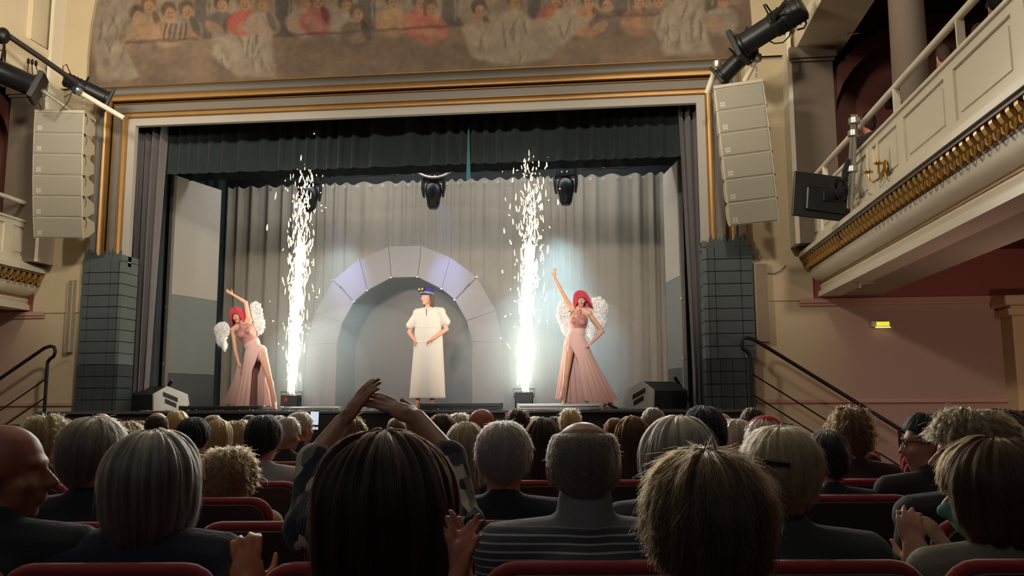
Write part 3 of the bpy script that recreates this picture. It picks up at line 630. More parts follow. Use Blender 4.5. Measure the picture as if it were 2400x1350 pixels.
# ------------------------------------------------------------------ lighting bar with moving heads over the backdrop
PY = 3.3
zb = at_y(1015, 405, PY).z
b = MB(); b.tube([(-4.4, PY, zb+0.06), (4.2, PY, zb+0.06)], 0.03, 8)
pipe = tag(b.build('lighting_bar', M_BLKMET, None, True), 'black pipe across the stage carrying the moving lights', 'pipe')
for x in (-3.2, -1.9, 0.9, 2.6): MB().bbox(x, x+0.9, PY-0.05, PY+0.06, zb-0.05, zb+0.03, 0.01).build('socket_box', M_BLKMET, pipe)
for x in (-2.3, -0.7, 1.1, 2.95): MB().tube([(x, PY, zb+0.06), (x+0.02, PY-0.05, zb-0.0), (x+0.08, PY-0.05, zb-0.04)], 0.006, 5).build('safety_wire', M_STEEL, pipe)
def moving_head(px, label, tilt):
    c = at_y(px, 432, PY); r = empty('moving_head_light', (c.x, PY, zb), tilt, label, 'stage light', 'moving head lights over the stage')
    b = MB(); b.bbox(-0.2, 0.2, -0.13, 0.13, -0.18, 0.05, 0.03); b.build('base', M_BLKMET, r)
    for s in (-1, 1):
        b = MB(); b.loft([[(s*(0.20+dx), y, z) for dx, y in ((-0.02, -0.07), (0.03, -0.05), (0.03, 0.05), (-0.02, 0.07))] for z in (-0.15, -0.30)]+[[(s*(0.20+dx), y, -0.48) for dx, y in ((-0.03, -0.05), (0.0, -0.04), (0.0, 0.04), (-0.03, 0.05))]]); b.build('yoke_arm', M_BLKMET, r)
    b = MB(); b.lathe([(0.10, -0.20), (0.15, -0.25), (0.165, -0.36), (0.15, -0.46), (0.135, -0.52), (0.12, -0.62), (0.10, -0.68), (0.06, -0.70)], 18); b.build('lamp_head', M_BLKMET, r, True)
    b = MB(); b.lathe([(0.085, -0.684), (0.085, -0.71), (0.06, -0.715)], 16); b.build('lens_ring', mat('dark_glass', srgb(50, 52, 56), 0.15, var=0), r, True)
    for x in (-0.1, 0.1): MB().tube([(x+0.0, 0.04*math.cos(a), 0.06+0.045*math.sin(a)) for a in np.linspace(0, 2*PI, 15)], 0.012, 6).build('hook_clamp', M_BLKMET, r, True)
    for x in (-0.05, 0.05): MB().tube([(x, -0.13, -0.09), (x, -0.15, -0.12)], 0.01, 6).build('clamp_bolt', M_STEEL, r)
moving_head(727, 'black moving head light behind the top of the left spark jet', 0.15)
moving_head(1016, 'black moving head light hanging in the middle over the arch', 0.0)
moving_head(1326, 'black moving head light right of the right spark jet', -0.12)
b = MB(); c = at_y(1018, 388, PY-0.16)
pts = [(c.x+0.47*math.sin(t), c.y, c.z+0.2-0.43*math.cos(t)) for t in np.linspace(-1.15, 1.15, 25)]; b.tube(pts, 0.022, 8)
tag(b.build('hoop_cable', M_ROPE, None, True), 'pale loop of cable hanging above the middle moving light', 'cable')
p = at_y(1097, 420, 0.53); q = at_y(1098, 295, 0.53)
b = MB(); b.loft([[(p.x-0.03, 0.53, p.z), (p.x+0.04, 0.53, p.z), (p.x+0.04, 0.54, p.z), (p.x-0.03, 0.54, p.z)], [(q.x-0.008, 0.53, q.z), (q.x+0.012, 0.53, q.z), (q.x+0.012, 0.54, q.z), (q.x-0.008, 0.54, q.z)]])
tag(b.build('teal_strap', mat('teal_webbing', srgb(30, 110, 118), 0.6, var=0.1)), 'narrow teal strap hanging in front of the black border', 'strap')
# ------------------------------------------------------------------ stage monitors
def monitor(px0, px1, py0, y, s, label):
    """wedge loudspeaker lying on its back; s=-1 faces the stage middle from the left"""
    c = at_y((px0+px1)/2, 955, y); w = (at_y(px1, 955, y)-at_y(px0, 955, y)).length
    r = empty('stage_monitor', (c.x, y, ZS+0.003), 0, label, 'speaker')
    A, B = (-0.46, 0.46)
    prof = [(-0.30, 0.0), (0.22, 0.0), (0.34, 0.12), (0.30, 0.30), (-0.08, 0.44), (-0.32, 0.30)]
    hh = at_y(px0, py0, y).z-ZS; kz = hh/0.44
    # rotated so that the side cheek with its two handles shows next to the dark grille
    M = Matrix.Rotation(math.radians(-24 if s < 0 else 40), 4, 'Z')
    b = MB(); b.prism([(a, z*kz) for a, z in prof], M @ AX_YZ, -0.33, 0.33); b.build('cabinet', mat('monitor_black', srgb(44, 46, 48), 0.5, var=0.1), r)
    e = 0.333*(1 if s < 0 else -1)
    ck = [(a*1.03, z*kz*1.02+0.002) for a, z in prof]
    b = MB(); b.prism(ck, M @ AX_YZ, min(e, e*1.09), max(e, e*1.09)); b.build('side_cheek', mat('monitor_grey', srgb(205, 207, 205), 0.5, var=0.05), r)
    for (a0, z0, a1, z1) in ((-0.16, 0.31, 0.12, 0.20), (-0.12, 0.19, 0.10, 0.10)):
        b = MB(); d = 0.035
        b.prism([(a0, z0*kz-d), (a0, z0*kz+d), (a1, z1*kz+d), (a1, z1*kz-d)], M @ AX_YZ, min(e*1.07, e*1.10), max(e*1.07, e*1.10)); b.build('handle_recess', M_BLACK, r)
    b = MB(); b.prism([(0.345, 0.13*kz), (0.31, 0.295*kz), (-0.06, 0.43*kz), (-0.06, 0.45*kz), (0.33, 0.31*kz), (0.365, 0.13*kz)], M @ AX_YZ, -0.31, 0.31); b.build('grille', mat('monitor_mesh', srgb(58, 60, 62), 0.6, var=0.2, scale=60, bump=0.4, bscale=200), r)
    return r
monitor(312, 418, 908, 0.55, -1, 'wedge stage monitor with grey cheek by the left house curtain')
monitor(1478, 1600, 897, 0.55, 1, 'wedge stage monitor with grey cheek beside the right dancer')
for px0, py0, px1, py1, lab in ((385, 925, 402, 892, 'short black tube leaning behind the left stage monitor'), (1612, 934, 1581, 884, 'short black tube leaning behind the right stage monitor')):
    a, c = at_y(px0, py0, 0.95), at_y(px1, py1, 0.95); a = a+(a-c)*0.7; 
    b = MB(); b.tube([a, c], 0.028, 10); t = b.build('leaning_tube', M_BLKMET, None, True); tag(t, lab, 'pole')
    MB().tube([c, c+(c-a).normalized()*0.01], 0.029, 10).build('end_cap', M_STEEL, t, True)
# ------------------------------------------------------------------ light battens along the stage front
def batten(px0, px1, py, hpx, m, label):
    a, c = at_y(px0, py, 0.05), at_y(px1, py, 0.05); h = hpx/160
    r = empty('light_batten', ((a.x+c.x)/2, 0.05, ZS+0.003), 0, label, 'stage light'); L_ = (c.x-a.x)/2
    MB().bbox(-L_, L_, -0.06, 0.06, 0.012, h, 0.012).build('housing', m, r)
    MB().box(-L_+0.03, L_-0.03, -0.064, -0.058, h*0.45, h*0.6).build('groove', M_BLACK, r)
    for x in (-L_+0.12, L_-0.12): MB().bbox(x-0.04, x+0.04, -0.08, 0.08, 0, 0.014, 0.004).build('foot', M_BLKMET, r)
    for x in (-L_, L_): MB().bbox(x-0.012, x+0.012, -0.065, 0.065, 0.01, h+0.006, 0.004).build('end_plate', m, r)
batten(425, 610, 958, 13, mat('batten_dark', srgb(66, 70, 74), 0.4, metal=0.3), 'long dark light batten before the left dancer')
batten(660, 800, 957, 10, M_SILVER, 'silver light batten beside the left spark machine')
batten(988, 1176, 955, 17, mat('batten_dark', None), 'dark light batten at the feet of the man in white')
batten(1214, 1410, 955, 15, M_SILVER, 'silver light batten in front of the right dancer')
# confetti
cf = MB(); rr = random.Random(4)
for k in range(150):
    x = rr.gauss(-1.5, 1.3) if k % 3 else rr.uniform(-3.9, 3.2); y = rr.uniform(-0.34, 0.0); M = Matrix.Translation((x, y, ZS+0.012+rr.uniform(0, 0.02))) @ Euler((rr.uniform(0, 3), rr.uniform(0, 3), rr.uniform(0, 6))).to_matrix().to_4x4()
    w = rr.uniform(0.006, 0.014); cf.box(-w, w, -w*0.6, w*0.6, -0.001, 0.001, M)
cm = [cmat('confetti', c, var=0.1) for c in ((240, 235, 225), (230, 190, 90), (120, 190, 200), (220, 120, 110), (170, 200, 120))]
o = cf.build('confetti', cm); tag(o, 'scraps of coloured confetti along the stage edge', 'confetti', None, 'stuff')
for i, p_ in enumerate(o.data.polygons): p_.material_index = (i//6*7) % 5
# ------------------------------------------------------------------ spark machines and jets
def spark(px, pyb, pyt, seed, label_m, label_j, lean, wide):
    y = 0.75; base = at_y(px, pyb, y); top = at_y(px+lean, pyt, y)
    h = base.z-ZS
    r = empty('spark_machine', (base.x, y, ZS+0.003), 0.1, label_m, 'machine')
    MB().bbox(-0.14, 0.14, -0.12, 0.12, 0.03, h-0.03, 0.012).build('housing', M_BLKMET, r)
    b = MB(); b.lathe([(0.045, h-0.04), (0.045, h-0.005), (0.03, h-0.005), (0.028, h-0.03)], 14); b.build('nozzle', M_STEEL, r, True)
    b = MB(); b.tube([(-0.15, 0, h-0.12), (-0.17, 0, h+0.02), (0.17, 0, h+0.02), (0.15, 0, h-0.12)], 0.008, 6); b.build('bracket', M_BLKMET, r)
    for x in (-0.11, 0.11): MB().lathe([(0.02, 0), (0.02, 0.03)], 8, Matrix.Translation((x, -0.08, 0))).build('foot', M_BLACK, r)
    if seed == 1: MB().bbox(-0.075, -0.025, -0.126, -0.118, h-0.13, h-0.07, 0.002).build('red_cloth', mat('red_rag', srgb(170, 50, 60), 0.8), r)
    rng = np.random.default_rng(seed); b = MB(); H = top.z-base.z
    ax = (top-base)/H
    def streak(p, d, ln, w):
        u, v = frame_of(d); d = d.normalized(); q = 5
        rings = []
        for t, rad in ((0, 0.25), (0.25, 1.0), (0.7, 0.8), (1, 0.15)): rings.append([p+d*(ln*(t-0.5))+(u*math.cos(2*PI*k/q)+v*math.sin(2*PI*k/q))*(w*rad) for k in range(q)])
        b.loft(rings)
    n = 900
    for k in range(n):
        t = rng.beta(1.05, 1.9)*0.98
        z = t*H
        sp = wide*(0.10+0.62*t**0.8)*(1.0 if rng.random() < 0.8 else 1.9)*0.5
        dx, dy = rng.normal(0, sp*0.62), rng.normal(0, sp*0.62)
        p = base+ax*z+Vector((dx, dy, 0))
        d = Vector((dx*0.25+rng.normal(0, 0.07*(1+2*t)), rng.normal(0, 0.05), 1))
        ln = rng.uniform(0.05, 0.20)*(1-0.45*t); w = rng.uniform(0.006, 0.016)*(1.0-0.3*t)
        streak(p, d, ln, w)
    for k in range(70):                 # stray sparks flying out to the side
        t = rng.uniform(0.15, 0.95); p = base+ax*(t*H)+Vector((rng.normal(0, 0.17), rng.normal(0, 0.15), 0))
        streak(p, Vector((rng.normal(0, 0.8), rng.normal(0, 0.4), rng.normal(0.4, 0.8))), rng.uniform(0.02, 0.05), rng.uniform(0.005, 0.011))
    for k in range(16):                 # sparks thrown highest
        t = rng.uniform(1.0, 1.22); p = base+ax*(t*H)+Vector((rng.normal(0.03, 0.12), rng.normal(0, 0.1), 0))
        streak(p, Vector((rng.normal(0, 0.4), 0, 1)), rng.uniform(0.02, 0.05), rng.uniform(0.008, 0.018))
    # dense core of the jet
    nf = len(b.f)
    rings = []
    for t in np.linspace(0, 0.56, 30):
        rad = 0.026+wide*0.165*t**0.9*(1-0.35*max(0, t-0.3)/0.26)
        rings.append([base+ax*(t*H)+Vector((rad*(math.cos(2*PI*k/9))*(1+0.35*rng.uniform(-1, 1)), rad*math.sin(2*PI*k/9), 0)) for k in range(9)])
    rings.append([base+ax*(0.6*H)+Vector((0.01*math.cos(2*PI*k/9), 0.01*math.sin(2*PI*k/9), 0)) for k in range(9)])
    b.loft(rings)
    m = mat('spark_fire', (1, 0.9, 0.7, 1), var=0); m.cycles.emission_sampling = 'NONE'
    mc = mat('spark_core', (1, 0.95, 0.85, 1), var=0); mc.cycles.emission_sampling = 'NONE'
    for m, st_, cl in ((m, 1.7, (1.0, 0.80, 0.45, 1)), (mc, 3.0, (1.0, 0.90, 0.68, 1))):         # sparks are thin: they give light and let light through
        nt = m.node_tree; e_ = nt.nodes.new('ShaderNodeEmission'); e_.name = 'glow'; e_.inputs[0].default_value = cl; e_.inputs[1].default_value = st_; t_ = nt.nodes.new('ShaderNodeBsdfTransparent'); a_ = nt.nodes.new('ShaderNodeAddShader')
        nt.links.new(e_.outputs[0], a_.inputs[0]); nt.links.new(t_.outputs[0], a_.inputs[1]); nt.links.new(a_.outputs[0], nt.nodes['Material Output'].inputs[0])
    o = b.build('spark_jet', [MATS['spark_fire'], mc])
    for i in range(nf, len(o.data.polygons)): o.data.polygons[i].material_index = 1
    o['kind'] = 'stuff'; tag(o, label_j, 'sparks')
    for t, e in ((0.05, 24), (0.16, 20), (0.32, 16), (0.55, 10), (0.78, 5)):
        p = base+ax*(t*H); lamp('spark_light', p, e*SPARK, (0.94, 0.98, 1.0), 0.05)
SPARK = 0.36
spark(683, 922, 330, 1, 'black spark machine right of the left dancer', 'tall fountain of white gold sparks on the left', 36, 0.52)
spark(1228, 915, 330, 2, 'black spark machine between the man and the right dancer', 'tall fountain of white gold sparks on the right', 22, 0.52)
# haze drifting over the stage, thickest low around the machines
def smoke(name, c, r, dens, col=(0.74, 0.94, 1.0)):
    b = MB().sphere(c, r, 20, 14); m = bpy.data.materials.new(name); m.use_nodes = True; nt = m.node_tree; nt.nodes.clear()
    o_ = nt.nodes.new('ShaderNodeOutputMaterial'); v = nt.nodes.new('ShaderNodeVolumeScatter'); v.inputs['Density'].default_value = dens; v.inputs['Color'].default_value = (*col, 1); v.inputs['Anisotropy'].default_value = 0.2
    nt.links.new(v.outputs[0], o_.inputs['Volume'])
    o = b.build('haze', m, None, 'all'); o['kind'] = 'stuff'; return o
HAZE = [((-1.9, 1.4, 1.85), (1.0, 0.8, 0.85), 0.24), ((-1.1, 1.7, 2.0), (1.3, 0.9, 1.0), 0.20), ((1.35, 1.3, 1.8), (1.1, 0.8, 0.85), 0.32), ((2.1, 1.6, 2.05), (1.6, 1.0, 1.15), 0.26),
        ((1.7, 1.8, 2.5), (1.2, 0.8, 1.5), 0.14), ((2.9, 1.6, 1.85), (1.0, 0.8, 0.75), 0.18), ((0.2, 1.9, 2.5), (4.0, 1.7, 2.2), 0.085)]
for k, (c, r, d) in enumerate(HAZE):
    o = smoke('haze_%d' % k, c, r, d)
    if k < 2: tag(o, 'thin stage smoke low around the left spark machine', 'smoke', 'stage smoke on the left')
    elif k < 6: tag(o, 'bright stage smoke low around the right spark machine', 'smoke', 'stage smoke on the right')
    else: tag(o, 'thin haze drifting across the whole stage', 'smoke')
# floor and machine cables
for pts, lab in (([(-4.2, 0.2, ZS+0.012), (-4.0, 0.1, ZS+0.012), (-3.7, 0.0, ZS+0.012), (-3.4, 0.02, ZS+0.012)], 'pale cable lying beside the left stage monitor'), ([(2.75, 0.0, ZS+0.012), (3.1, 0.05, ZS+0.012), (3.5, -0.02, ZS+0.012), (4.0, 0.06, ZS+0.012)], 'black cable along the stage edge by the right monitor')):
    tag(MB().tube(pts, 0.009, 6).build('cable', M_ROPE if 'pale' in lab else M_BLKMET, None, True), lab, 'cable')
# ================================================================== EQUIPMENT IN THE HALL
# ------------------------------------------------------------------ hanging line arrays, five boxes each
def badge(M, parent):
    b = MB()
    for i in (0, 1):
        for j in (0, 1): b.prism([(0.02+i*0.035, 0.02+j*0.035), (0.05+i*0.035, 0.02+j*0.035), (0.05+i*0.035, 0.05+j*0.035), (0.02+i*0.035, 0.05+j*0.035)], M, 0, 0.003)
    b.build('badge', mat('badge_paint', srgb(202, 198, 182), 0.6, var=0), parent)
def line_array(top, yaw, tilts, label, hs, Wd=0.36, roll=0.0):
    r = empty('line_array', top, yaw, label, 'speaker', 'hanging loudspeaker columns beside the stage')
    r.rotation_euler = (0, roll, yaw)
    z = -0.05; y = 0.0
    MB().bbox(-Wd, Wd, -0.10, 0.34, -0.05, 0.0, 0.01).build('top_frame', M_SPKB, r)
    pos = Vector((0, -0.08, -0.05))
    for k, t in enumerate(tilts):
        h = hs[k]
        Mb = Matrix.Translation(pos) @ Matrix.Rotation(t, 4, 'X')
        # cabinet: tall at the front, tapering to the back
        b = MB(); prof = [(0.0, 0.0), (0.0, -h+0.006), (0.16, -h+0.012), (0.40, -h*0.72), (0.40, -h*0.28), (0.16, -0.006)]
        b.prism(prof, Mb @ AX_YZ, -Wd, Wd); c = b.build('cabinet', M_SPKB, r)
        b = MB(); b.bbox(-Wd+0.022, Wd-0.022, -0.014, 0.006, -h+0.016, -0.012, 0.006, Mb); b.build('grille', M_SPKF, c)
        badge(Mb @ Matrix(((1, 0, 0, -Wd+0.04), (0, 0, -1, -0.0145), (0, 1, 0, -h+0.03), (0, 0, 0, 1))), c)
        for s in (-1, 1):
            b = MB(); b.bbox(s*Wd-0.008, s*Wd+0.012, 0.01, 0.05, -0.03, 0.01, 0.003, Mb); b.build('link_plate', M_BLKMET, c)
        MB().tube([Mb @ Vector((Wd+0.006, 0.08, -0.02)), Mb @ Vector((Wd+0.012, 0.09, -h*0.3)), Mb @ Vector((Wd+0.006, 0.06, -h*0.5))], 0.004, 5).build('pin_lanyard', M_BLKMET, c)
        pos = Mb @ Vector((0, 0, -h))
    return r
tl = at_y(146, 262, -1.0); tr = at_y(1729, 198, -1.2)
rad = math.radians
line_array((tl.x, -1.0, tl.z), rad(10), [rad(a) for a in (2, 4, 6, 8, 10, 14)], 'pale grey column of six hanging loudspeakers left of the stage', [0.31]*6)
line_array((tr.x, -1.2, tr.z), rad(-5), [rad(a) for a in (2, 3, 6, 8, 11, 15)], 'pale grey column of six hanging loudspeakers right of the stage', [0.31]*6, 0.325, rad(-4.5))
def chain(p, q, parent, m=M_STEEL):
    """alternating oval links"""
    p, q = Vector(p), Vector(q); n = max(2, int((q-p).length/0.045)); u, w = frame_of(q-p); b = MB()
    for k in range(n):
        c = p.lerp(q, (k+0.5)/n); d = (q-p).normalized(); e = u if k % 2 else w
        b.tube([c+d*(0.03*math.cos(t))+e*(0.014*math.sin(t)) for t in np.linspace(0, 2*PI, 9)], 0.005, 5)
    o = b.build('chain', m, parent, True); o['kind'] = 'stuff'; return o
def pipe_px(pts, rpx, name, m, label, cat, depth, n=12):
    P = [at_y(px, py, y) for (px, py), y in zip(pts, depth)]
    o = MB().tube(P, rpx/155.0, n).build(name, m, None, True); return tag(o, label, cat), P
# left: scaffold tubes carrying the array, dark lighting bar, profile spotlights
tube, P = pipe_px([(100, 212), (212, 290)], 4.5, 'scaffold_tube', M_SILVER, 'thin white tube behind the top of the left loudspeaker column', 'pipe', (-1.6, -0.6))
chain(at_y(103, 218, -1.1), at_y(103, 262, -1.1), tube)
tube, P = pipe_px([(186, 216), (290, 277)], 6, 'scaffold_tube', M_WHITE, 'white painted tube sticking out over the corner of the gilt frame', 'pipe', (-1.0, -0.75))
MB().lathe([(0.05, -0.04), (0.062, -0.02), (0.062, 0.04), (0.045, 0.05)], 12, Matrix.Translation(P[0]) @ Euler((0, 1.1, 0)).to_matrix().to_4x4()).build('clamp', M_STEEL, tube, True)
chain(at_y(194, 224, -0.95), at_y(198, 266, -0.95), tube)
bar, P = pipe_px([(8, 76), (100, 138), (182, 196)], 6, 'lighting_bar', mat('brown_black_pipe', srgb(52, 42, 38), 0.5, var=0.1), 'dark sloping lighting bar in front of the left upper wall', 'pipe', (-1.9, -1.4, -0.9))
MB().sphere(at_y(6, 84, -1.9), (0.10, 0.10, 0.12)).build('end_clamp', M_BLKMET, bar, True)
MB().tube([at_y(8, 92, -1.9), at_y(10, 110, -1.95), at_y(4, 140, -2.0)], 0.02, 8).build('hook', M_BLKMET, bar, True)
def spotlight(A, B, depA, depB, r0, r1, label, box=True):
    """long profile lantern from its rear cap A to its lens tube B"""
    a, c = at_y(*A, depA), at_y(*B, depB); d = (c-a); L_ = d.length; q = d.to_track_quat('Z', 'Y').to_matrix().to_4x4()
    r = empty('profile_spotlight', a, 0, label, 'stage light'); r.rotation_euler = q.to_euler()
    MB().lathe([(r0*0.7, 0), (r0, 0.03), (r0, L_*0.42), (r0*0.92, L_*0.45)], 14).build('lamp_house', M_BLKMET, r, True)
    MB().lathe([(r1, L_*0.44), (r1, L_*0.84), (r1*1.12, L_*0.86), (r1*1.12, L_*0.92)], 14).build('lens_tube', M_BLKMET, r, True)
    b = MB(); h = r1*1.35; b.bbox(-h, h, -h, h, L_*0.9, L_*0.97, 0.01); b.build('colour_frame', M_BLKMET, r)
    for k in range(5): MB().lathe([(r0*1.01, 0), (r0*1.07, 0.004), (r0*1.07, 0.014), (r0*1.01, 0.018)], 14, Matrix.Translation((0, 0, L_*(0.06+0.075*k)))).build('cooling_fin', M_BLKMET, r, True)
    b = MB(); b.tube([(r0*1.1, 0, L_*0.4), (r0*1.15, r0*1.3, L_*0.4), (0, r0*1.9, L_*0.4), (-r0*1.15, r0*1.3, L_*0.4), (-r0*1.1, 0, L_*0.4)], 0.012, 6); b.build('yoke', M_BLKMET, r, True)
    b = MB(); b.tube([(0, r0, 0.05), (0.03, r0+0.12, -0.06), (0.12, r0+0.1, -0.1), (0.16, 0.02, 0.0)], 0.008, 6); b.build('lead', M_BLKMET, r, True)
    return r
spotlight((-90, 128), (100, 212), -2.0, -1.55, 0.17, 0.155, 'thick black profile spotlight above the left loudspeaker column')
spotlight((150, 184), (262, 238), -0.95, -0.55, 0.11, 0.12, 'black profile spotlight pointing at the corner of the gilt frame')
b = MB(); b.bbox(-0.05, 0.05, -0.05, 0.05, -0.05, 0.05, 0.01, Matrix.Translation(at_y(180, 212, -1.0)))
o = tag(b.build('control_box', mat('blue_black_case', srgb(24, 44, 66), 0.4, var=0.1)), 'small dark control box with a blue light by the left tubes', 'box')
MB().sphere(at_y(181, 208, -1.07), 0.012).build('indicator_lamp', mat('blue_led', (0.3, 0.6, 1, 1), var=0, emit=(0.4, 0.7, 1, 1), estr=5), o, True)
for k, (px, py, q) in enumerate(((66, 150, (66, 175)), (75, 152, (78, 182)), (84, 155, (98, 190)))):
    o = MB().tube([at_y(px, py, -1.0), at_y((px+q[0])/2-1, (py+q[1])/2, -1.02), at_y(*q, -1.2)], 0.007, 6).build('hanging_lead', M_BLKMET, None, True)
    MB().lathe([(0.01, 0), (0.022, 0.02), (0.022, 0.07), (0.008, 0.09)], 10, Matrix.Translation(at_y(px, py, -1.0))).build('plug', M_BLKMET, o, True)
    tag(o, ['first', 'middle', 'last'][k]+' of three dark leads with plugs above the left spotlight', 'cable', 'leads above the left spotlight')
for k, (p, q) in enumerate((((75, 222), (98, 258)), ((150, 228), (172, 212)), ((140, 262), (168, 220)))):
    o = MB().tube([at_y(*p, -1.3), at_y((p[0]+q[0])/2+4, (p[1]+q[1])/2, -1.3), at_y(*q, -1.2)], 0.006, 5).build('stay_wire', M_BLKMET, None, True)
    tag(o, ['thin dark wires dropping to the left loudspeaker column', 'thin dark wire left of the control box', 'thin dark wire rising from the top of the left column'][k], 'wire')
# right: spotlight chain above the right array
spotlight((1885, 14), (1722, 118), -1.9, -1.45, 0.17, 0.15, 'long black profile spotlight above the right loudspeaker column')
spotlight((1768, 105), (1684, 188), -1.35, -1.1, 0.12, 0.115, 'smaller black profile spotlight below the long one on the right')
tube, P = pipe_px([(1681, 152), (1657, 218)], 6, 'scaffold_tube', M_WHITE, 'short white tube hanging at the upper right corner of the gilt frame', 'pipe', (-1.1, -0.9))
MB().lathe([(0.05, -0.05), (0.065, -0.02), (0.065, 0.04), (0.045, 0.06)], 12, Matrix.Translation(P[0])).build('clamp', M_STEEL, tube, True)
chain(at_y(1681, 165, -1.15), at_y(1685, 200, -1.15), tube)
tube, P = pipe_px([(1774, 136), (1745, 190)], 6, 'scaffold_tube', M_WHITE, 'short white tube with clamp above the right loudspeaker column', 'pipe', (-1.3, -1.1))
MB().lathe([(0.05, -0.05), (0.065, -0.02), (0.065, 0.04), (0.045, 0.06)], 12, Matrix.Translation(P[0])).build('clamp', M_STEEL, tube, True)
chain(at_y(1774, 150, -1.3), at_y(1772, 188, -1.3), tube)
o = MB().tube([at_y(*p, -1.7) for p in ((1862, 40), (1880, 38), (1890, 55), (1884, 66), (1868, 70))], 0.012, 6).build('cable_loop', M_BLKMET, None, True); tag(o, 'loop of black cable at the rear of the long right spotlight', 'cable')
o = MB().tube([at_y(*p, -1.6) for p in ((1856, 60), (1850, 85), (1835, 100), (1815, 102), (1803, 96))], 0.009, 6).build('cable_loop', M_BLKMET, None, True); tag(o, 'slack black cable hanging below the long right spotlight', 'cable')
o = MB().tube([at_y(*p, y) for p, y in (((1842, 4), -2.4), ((1822, 30), -2.0), ((1800, 75), -1.7))], 0.03, 8).build('lighting_bar', M_BLKMET, None, True); tag(o, 'black bar holding the long spotlight at the top right', 'pipe')
o = MB().tube([at_y(*p, -0.46) for p in ((1880, 78), (1876, 110), (1869, 160), (1862, 190))], 0.006, 5).build('wall_cable', mat('brown_cable', srgb(110, 90, 70), 0.6), None, True); tag(o, 'thin brown cable running down the right pier', 'cable')
# ------------------------------------------------------------------ column loudspeakers flat on the wall
for px0, px1, py0, py1, lab in ((1773, 1797, 615, 800, 'slim pale column loudspeaker on the wall right of the right pier'), (150, 174, 655, 826, 'slim column loudspeaker on the wall left of the left pier')):
    a, c = at_y(px0, py1, -0.1), at_y(px1, py0, -0.1); r = empty('column_speaker', ((a.x+c.x)/2, -0.06, a.z), 0, lab, 'speaker'); w = (c.x-a.x)/2; h = c.z-a.z
    MB().bbox(-w, w, -0.06, 0.05, 0, h, 0.01).build('cabinet', mat('column_cabinet', srgb(190, 180, 158), 0.5, var=0.04), r)
    MB().bbox(-w+0.025, w-0.012, -0.068, -0.055, 0.02, h-0.02, 0.006).build('grille', mat('column_grille', srgb(150, 134, 112), 0.7, var=0.08, bump=0.3, bscale=200), r)
    for z in (0.15, h-0.2): MB().box(-0.03, 0.03, 0.045, 0.062, z, z+0.06).build('bracket', M_STEEL, r)
o = MB().bbox(-0.045, 0.045, -0.02, 0.0, -0.03, 0.03, 0.006, Matrix.Translation(at_y(1775, 603, -0.02))).build('wall_socket', mat('column_cabinet', None)); tag(o, 'small pale socket plate above the right column loudspeaker', 'socket')
o = MB().tube([at_y(*p, -0.05) for p in ((1797, 640), (1815, 641), (1830, 634), (1842, 622))], 0.006, 5).build('wall_cable', mat('brown_cable', None), None, True); tag(o, 'thin cable from the right column loudspeaker to the gallery', 'cable')
# ------------------------------------------------------------------ stairs with handrails beside the stage
def steps(s):
    side = 'left' if s < 0 else 'right'
    a = at_y(1762 if s > 0 else 108, 962 if s > 0 else 978, -0.45)
    x0 = abs(a.x)
    st = empty('stage_steps', (s*(x0+0.12), -0.8, 0), 0, 'steps down from the stage at the %s wall' % side, 'stairs')
    for k in range(6):
        h = 1.2-(k+1)*0.17
        MB().bbox(*sorted((s*0.28*k, s*(0.28*k+0.30))), -0.3, 0.42, 0, h, 0.01).build('step', M_SKIRT, st)
    r = empty('handrail', (s*x0, -0.5, 0), 0, 'black tubular handrail of the %s stage steps' % side, 'handrail', 'handrails of the stage steps')
    zt = ZS+0.80; sl = 0.66
    b = MB(); loop = [(0.0, 0, 0.2), (0.0, 0, zt-0.06), (-0.03*s, 0, zt-0.01), (-0.09*s, 0, zt+0.03), (-0.115*s, 0, zt+0.10), (-0.09*s, 0, zt+0.17), (-0.03*s, 0, zt+0.185)]
    x = 0.05
    pts = loop+[(s*x, 0, zt+0.16) for x in (0.06,)]+[(s*(0.06+t), 0, zt+0.16-sl*t) for t in (0.3, 0.8, 1.5, 2.0)]
    b.tube([(p[0], p[1], p[2]) for p in loop[:2]], 0.026, 10); b.build('newel_post', M_BLKMET, r, True)
    MB().tube(pts[1:], 0.026, 10).build('rail', M_BLKMET, r, True)
    for dz in (0.42, 0.70): MB().tube([(0, 0, zt-0.0-dz+0.12), (s*1.0, 0, zt+0.12-dz-sl), (s*1.9, 0, zt+0.12-dz-sl*1.9)], 0.011, 8).build('lower_rail', M_BLKMET, r, True)
    MB().tube([(s*1.9, 0, 0.0), (s*1.9, 0, zt+0.16-sl*1.84)], 0.024, 10).build('end_post', M_BLKMET, r, True)
steps(1); steps(-1)
# ------------------------------------------------------------------ scaffold pole with a screen on the right gallery
X = 5.80
pb, pt = at_x(1992, 488, X), at_x(2003, 268, X)
pole = tag(MB().tube([pb, pt], 0.04, 12).build('scaffold_pole', M_STEEL, None, True), 'steel scaffold pole clamped to the right gallery front', 'pole')
for t in (0.93, 0.80, 0.42): MB().lathe([(0.045, -0.04), (0.065, -0.03), (0.065, 0.03), (0.045, 0.04)], 12, Matrix.Translation(pb.lerp(pt, t))).build('clamp', M_STEEL, pole, True)
sc = empty('monitor_screen', at_x(1935, 462, 5.62), math.radians(4), 'black flat screen seen from behind, fixed to the scaffold pole', 'screen')
MB().bbox(-0.40, 0.40, -0.012, 0.02, -0.27, 0.27, 0.01).build('panel', mat('screen_back', srgb(34, 36, 38), 0.35, var=0.1), sc)
MB().bbox(-0.25, 0.25, -0.04, -0.005, -0.19, 0.10, 0.02).build('rear_cover', mat('screen_back', None), sc)
MB().tube([(0.05, -0.04, 0), (0.25, -0.10, 0.02), (0.42, -0.10, 0.0)], 0.03, 8).build('arm', M_BLKMET, sc, True)
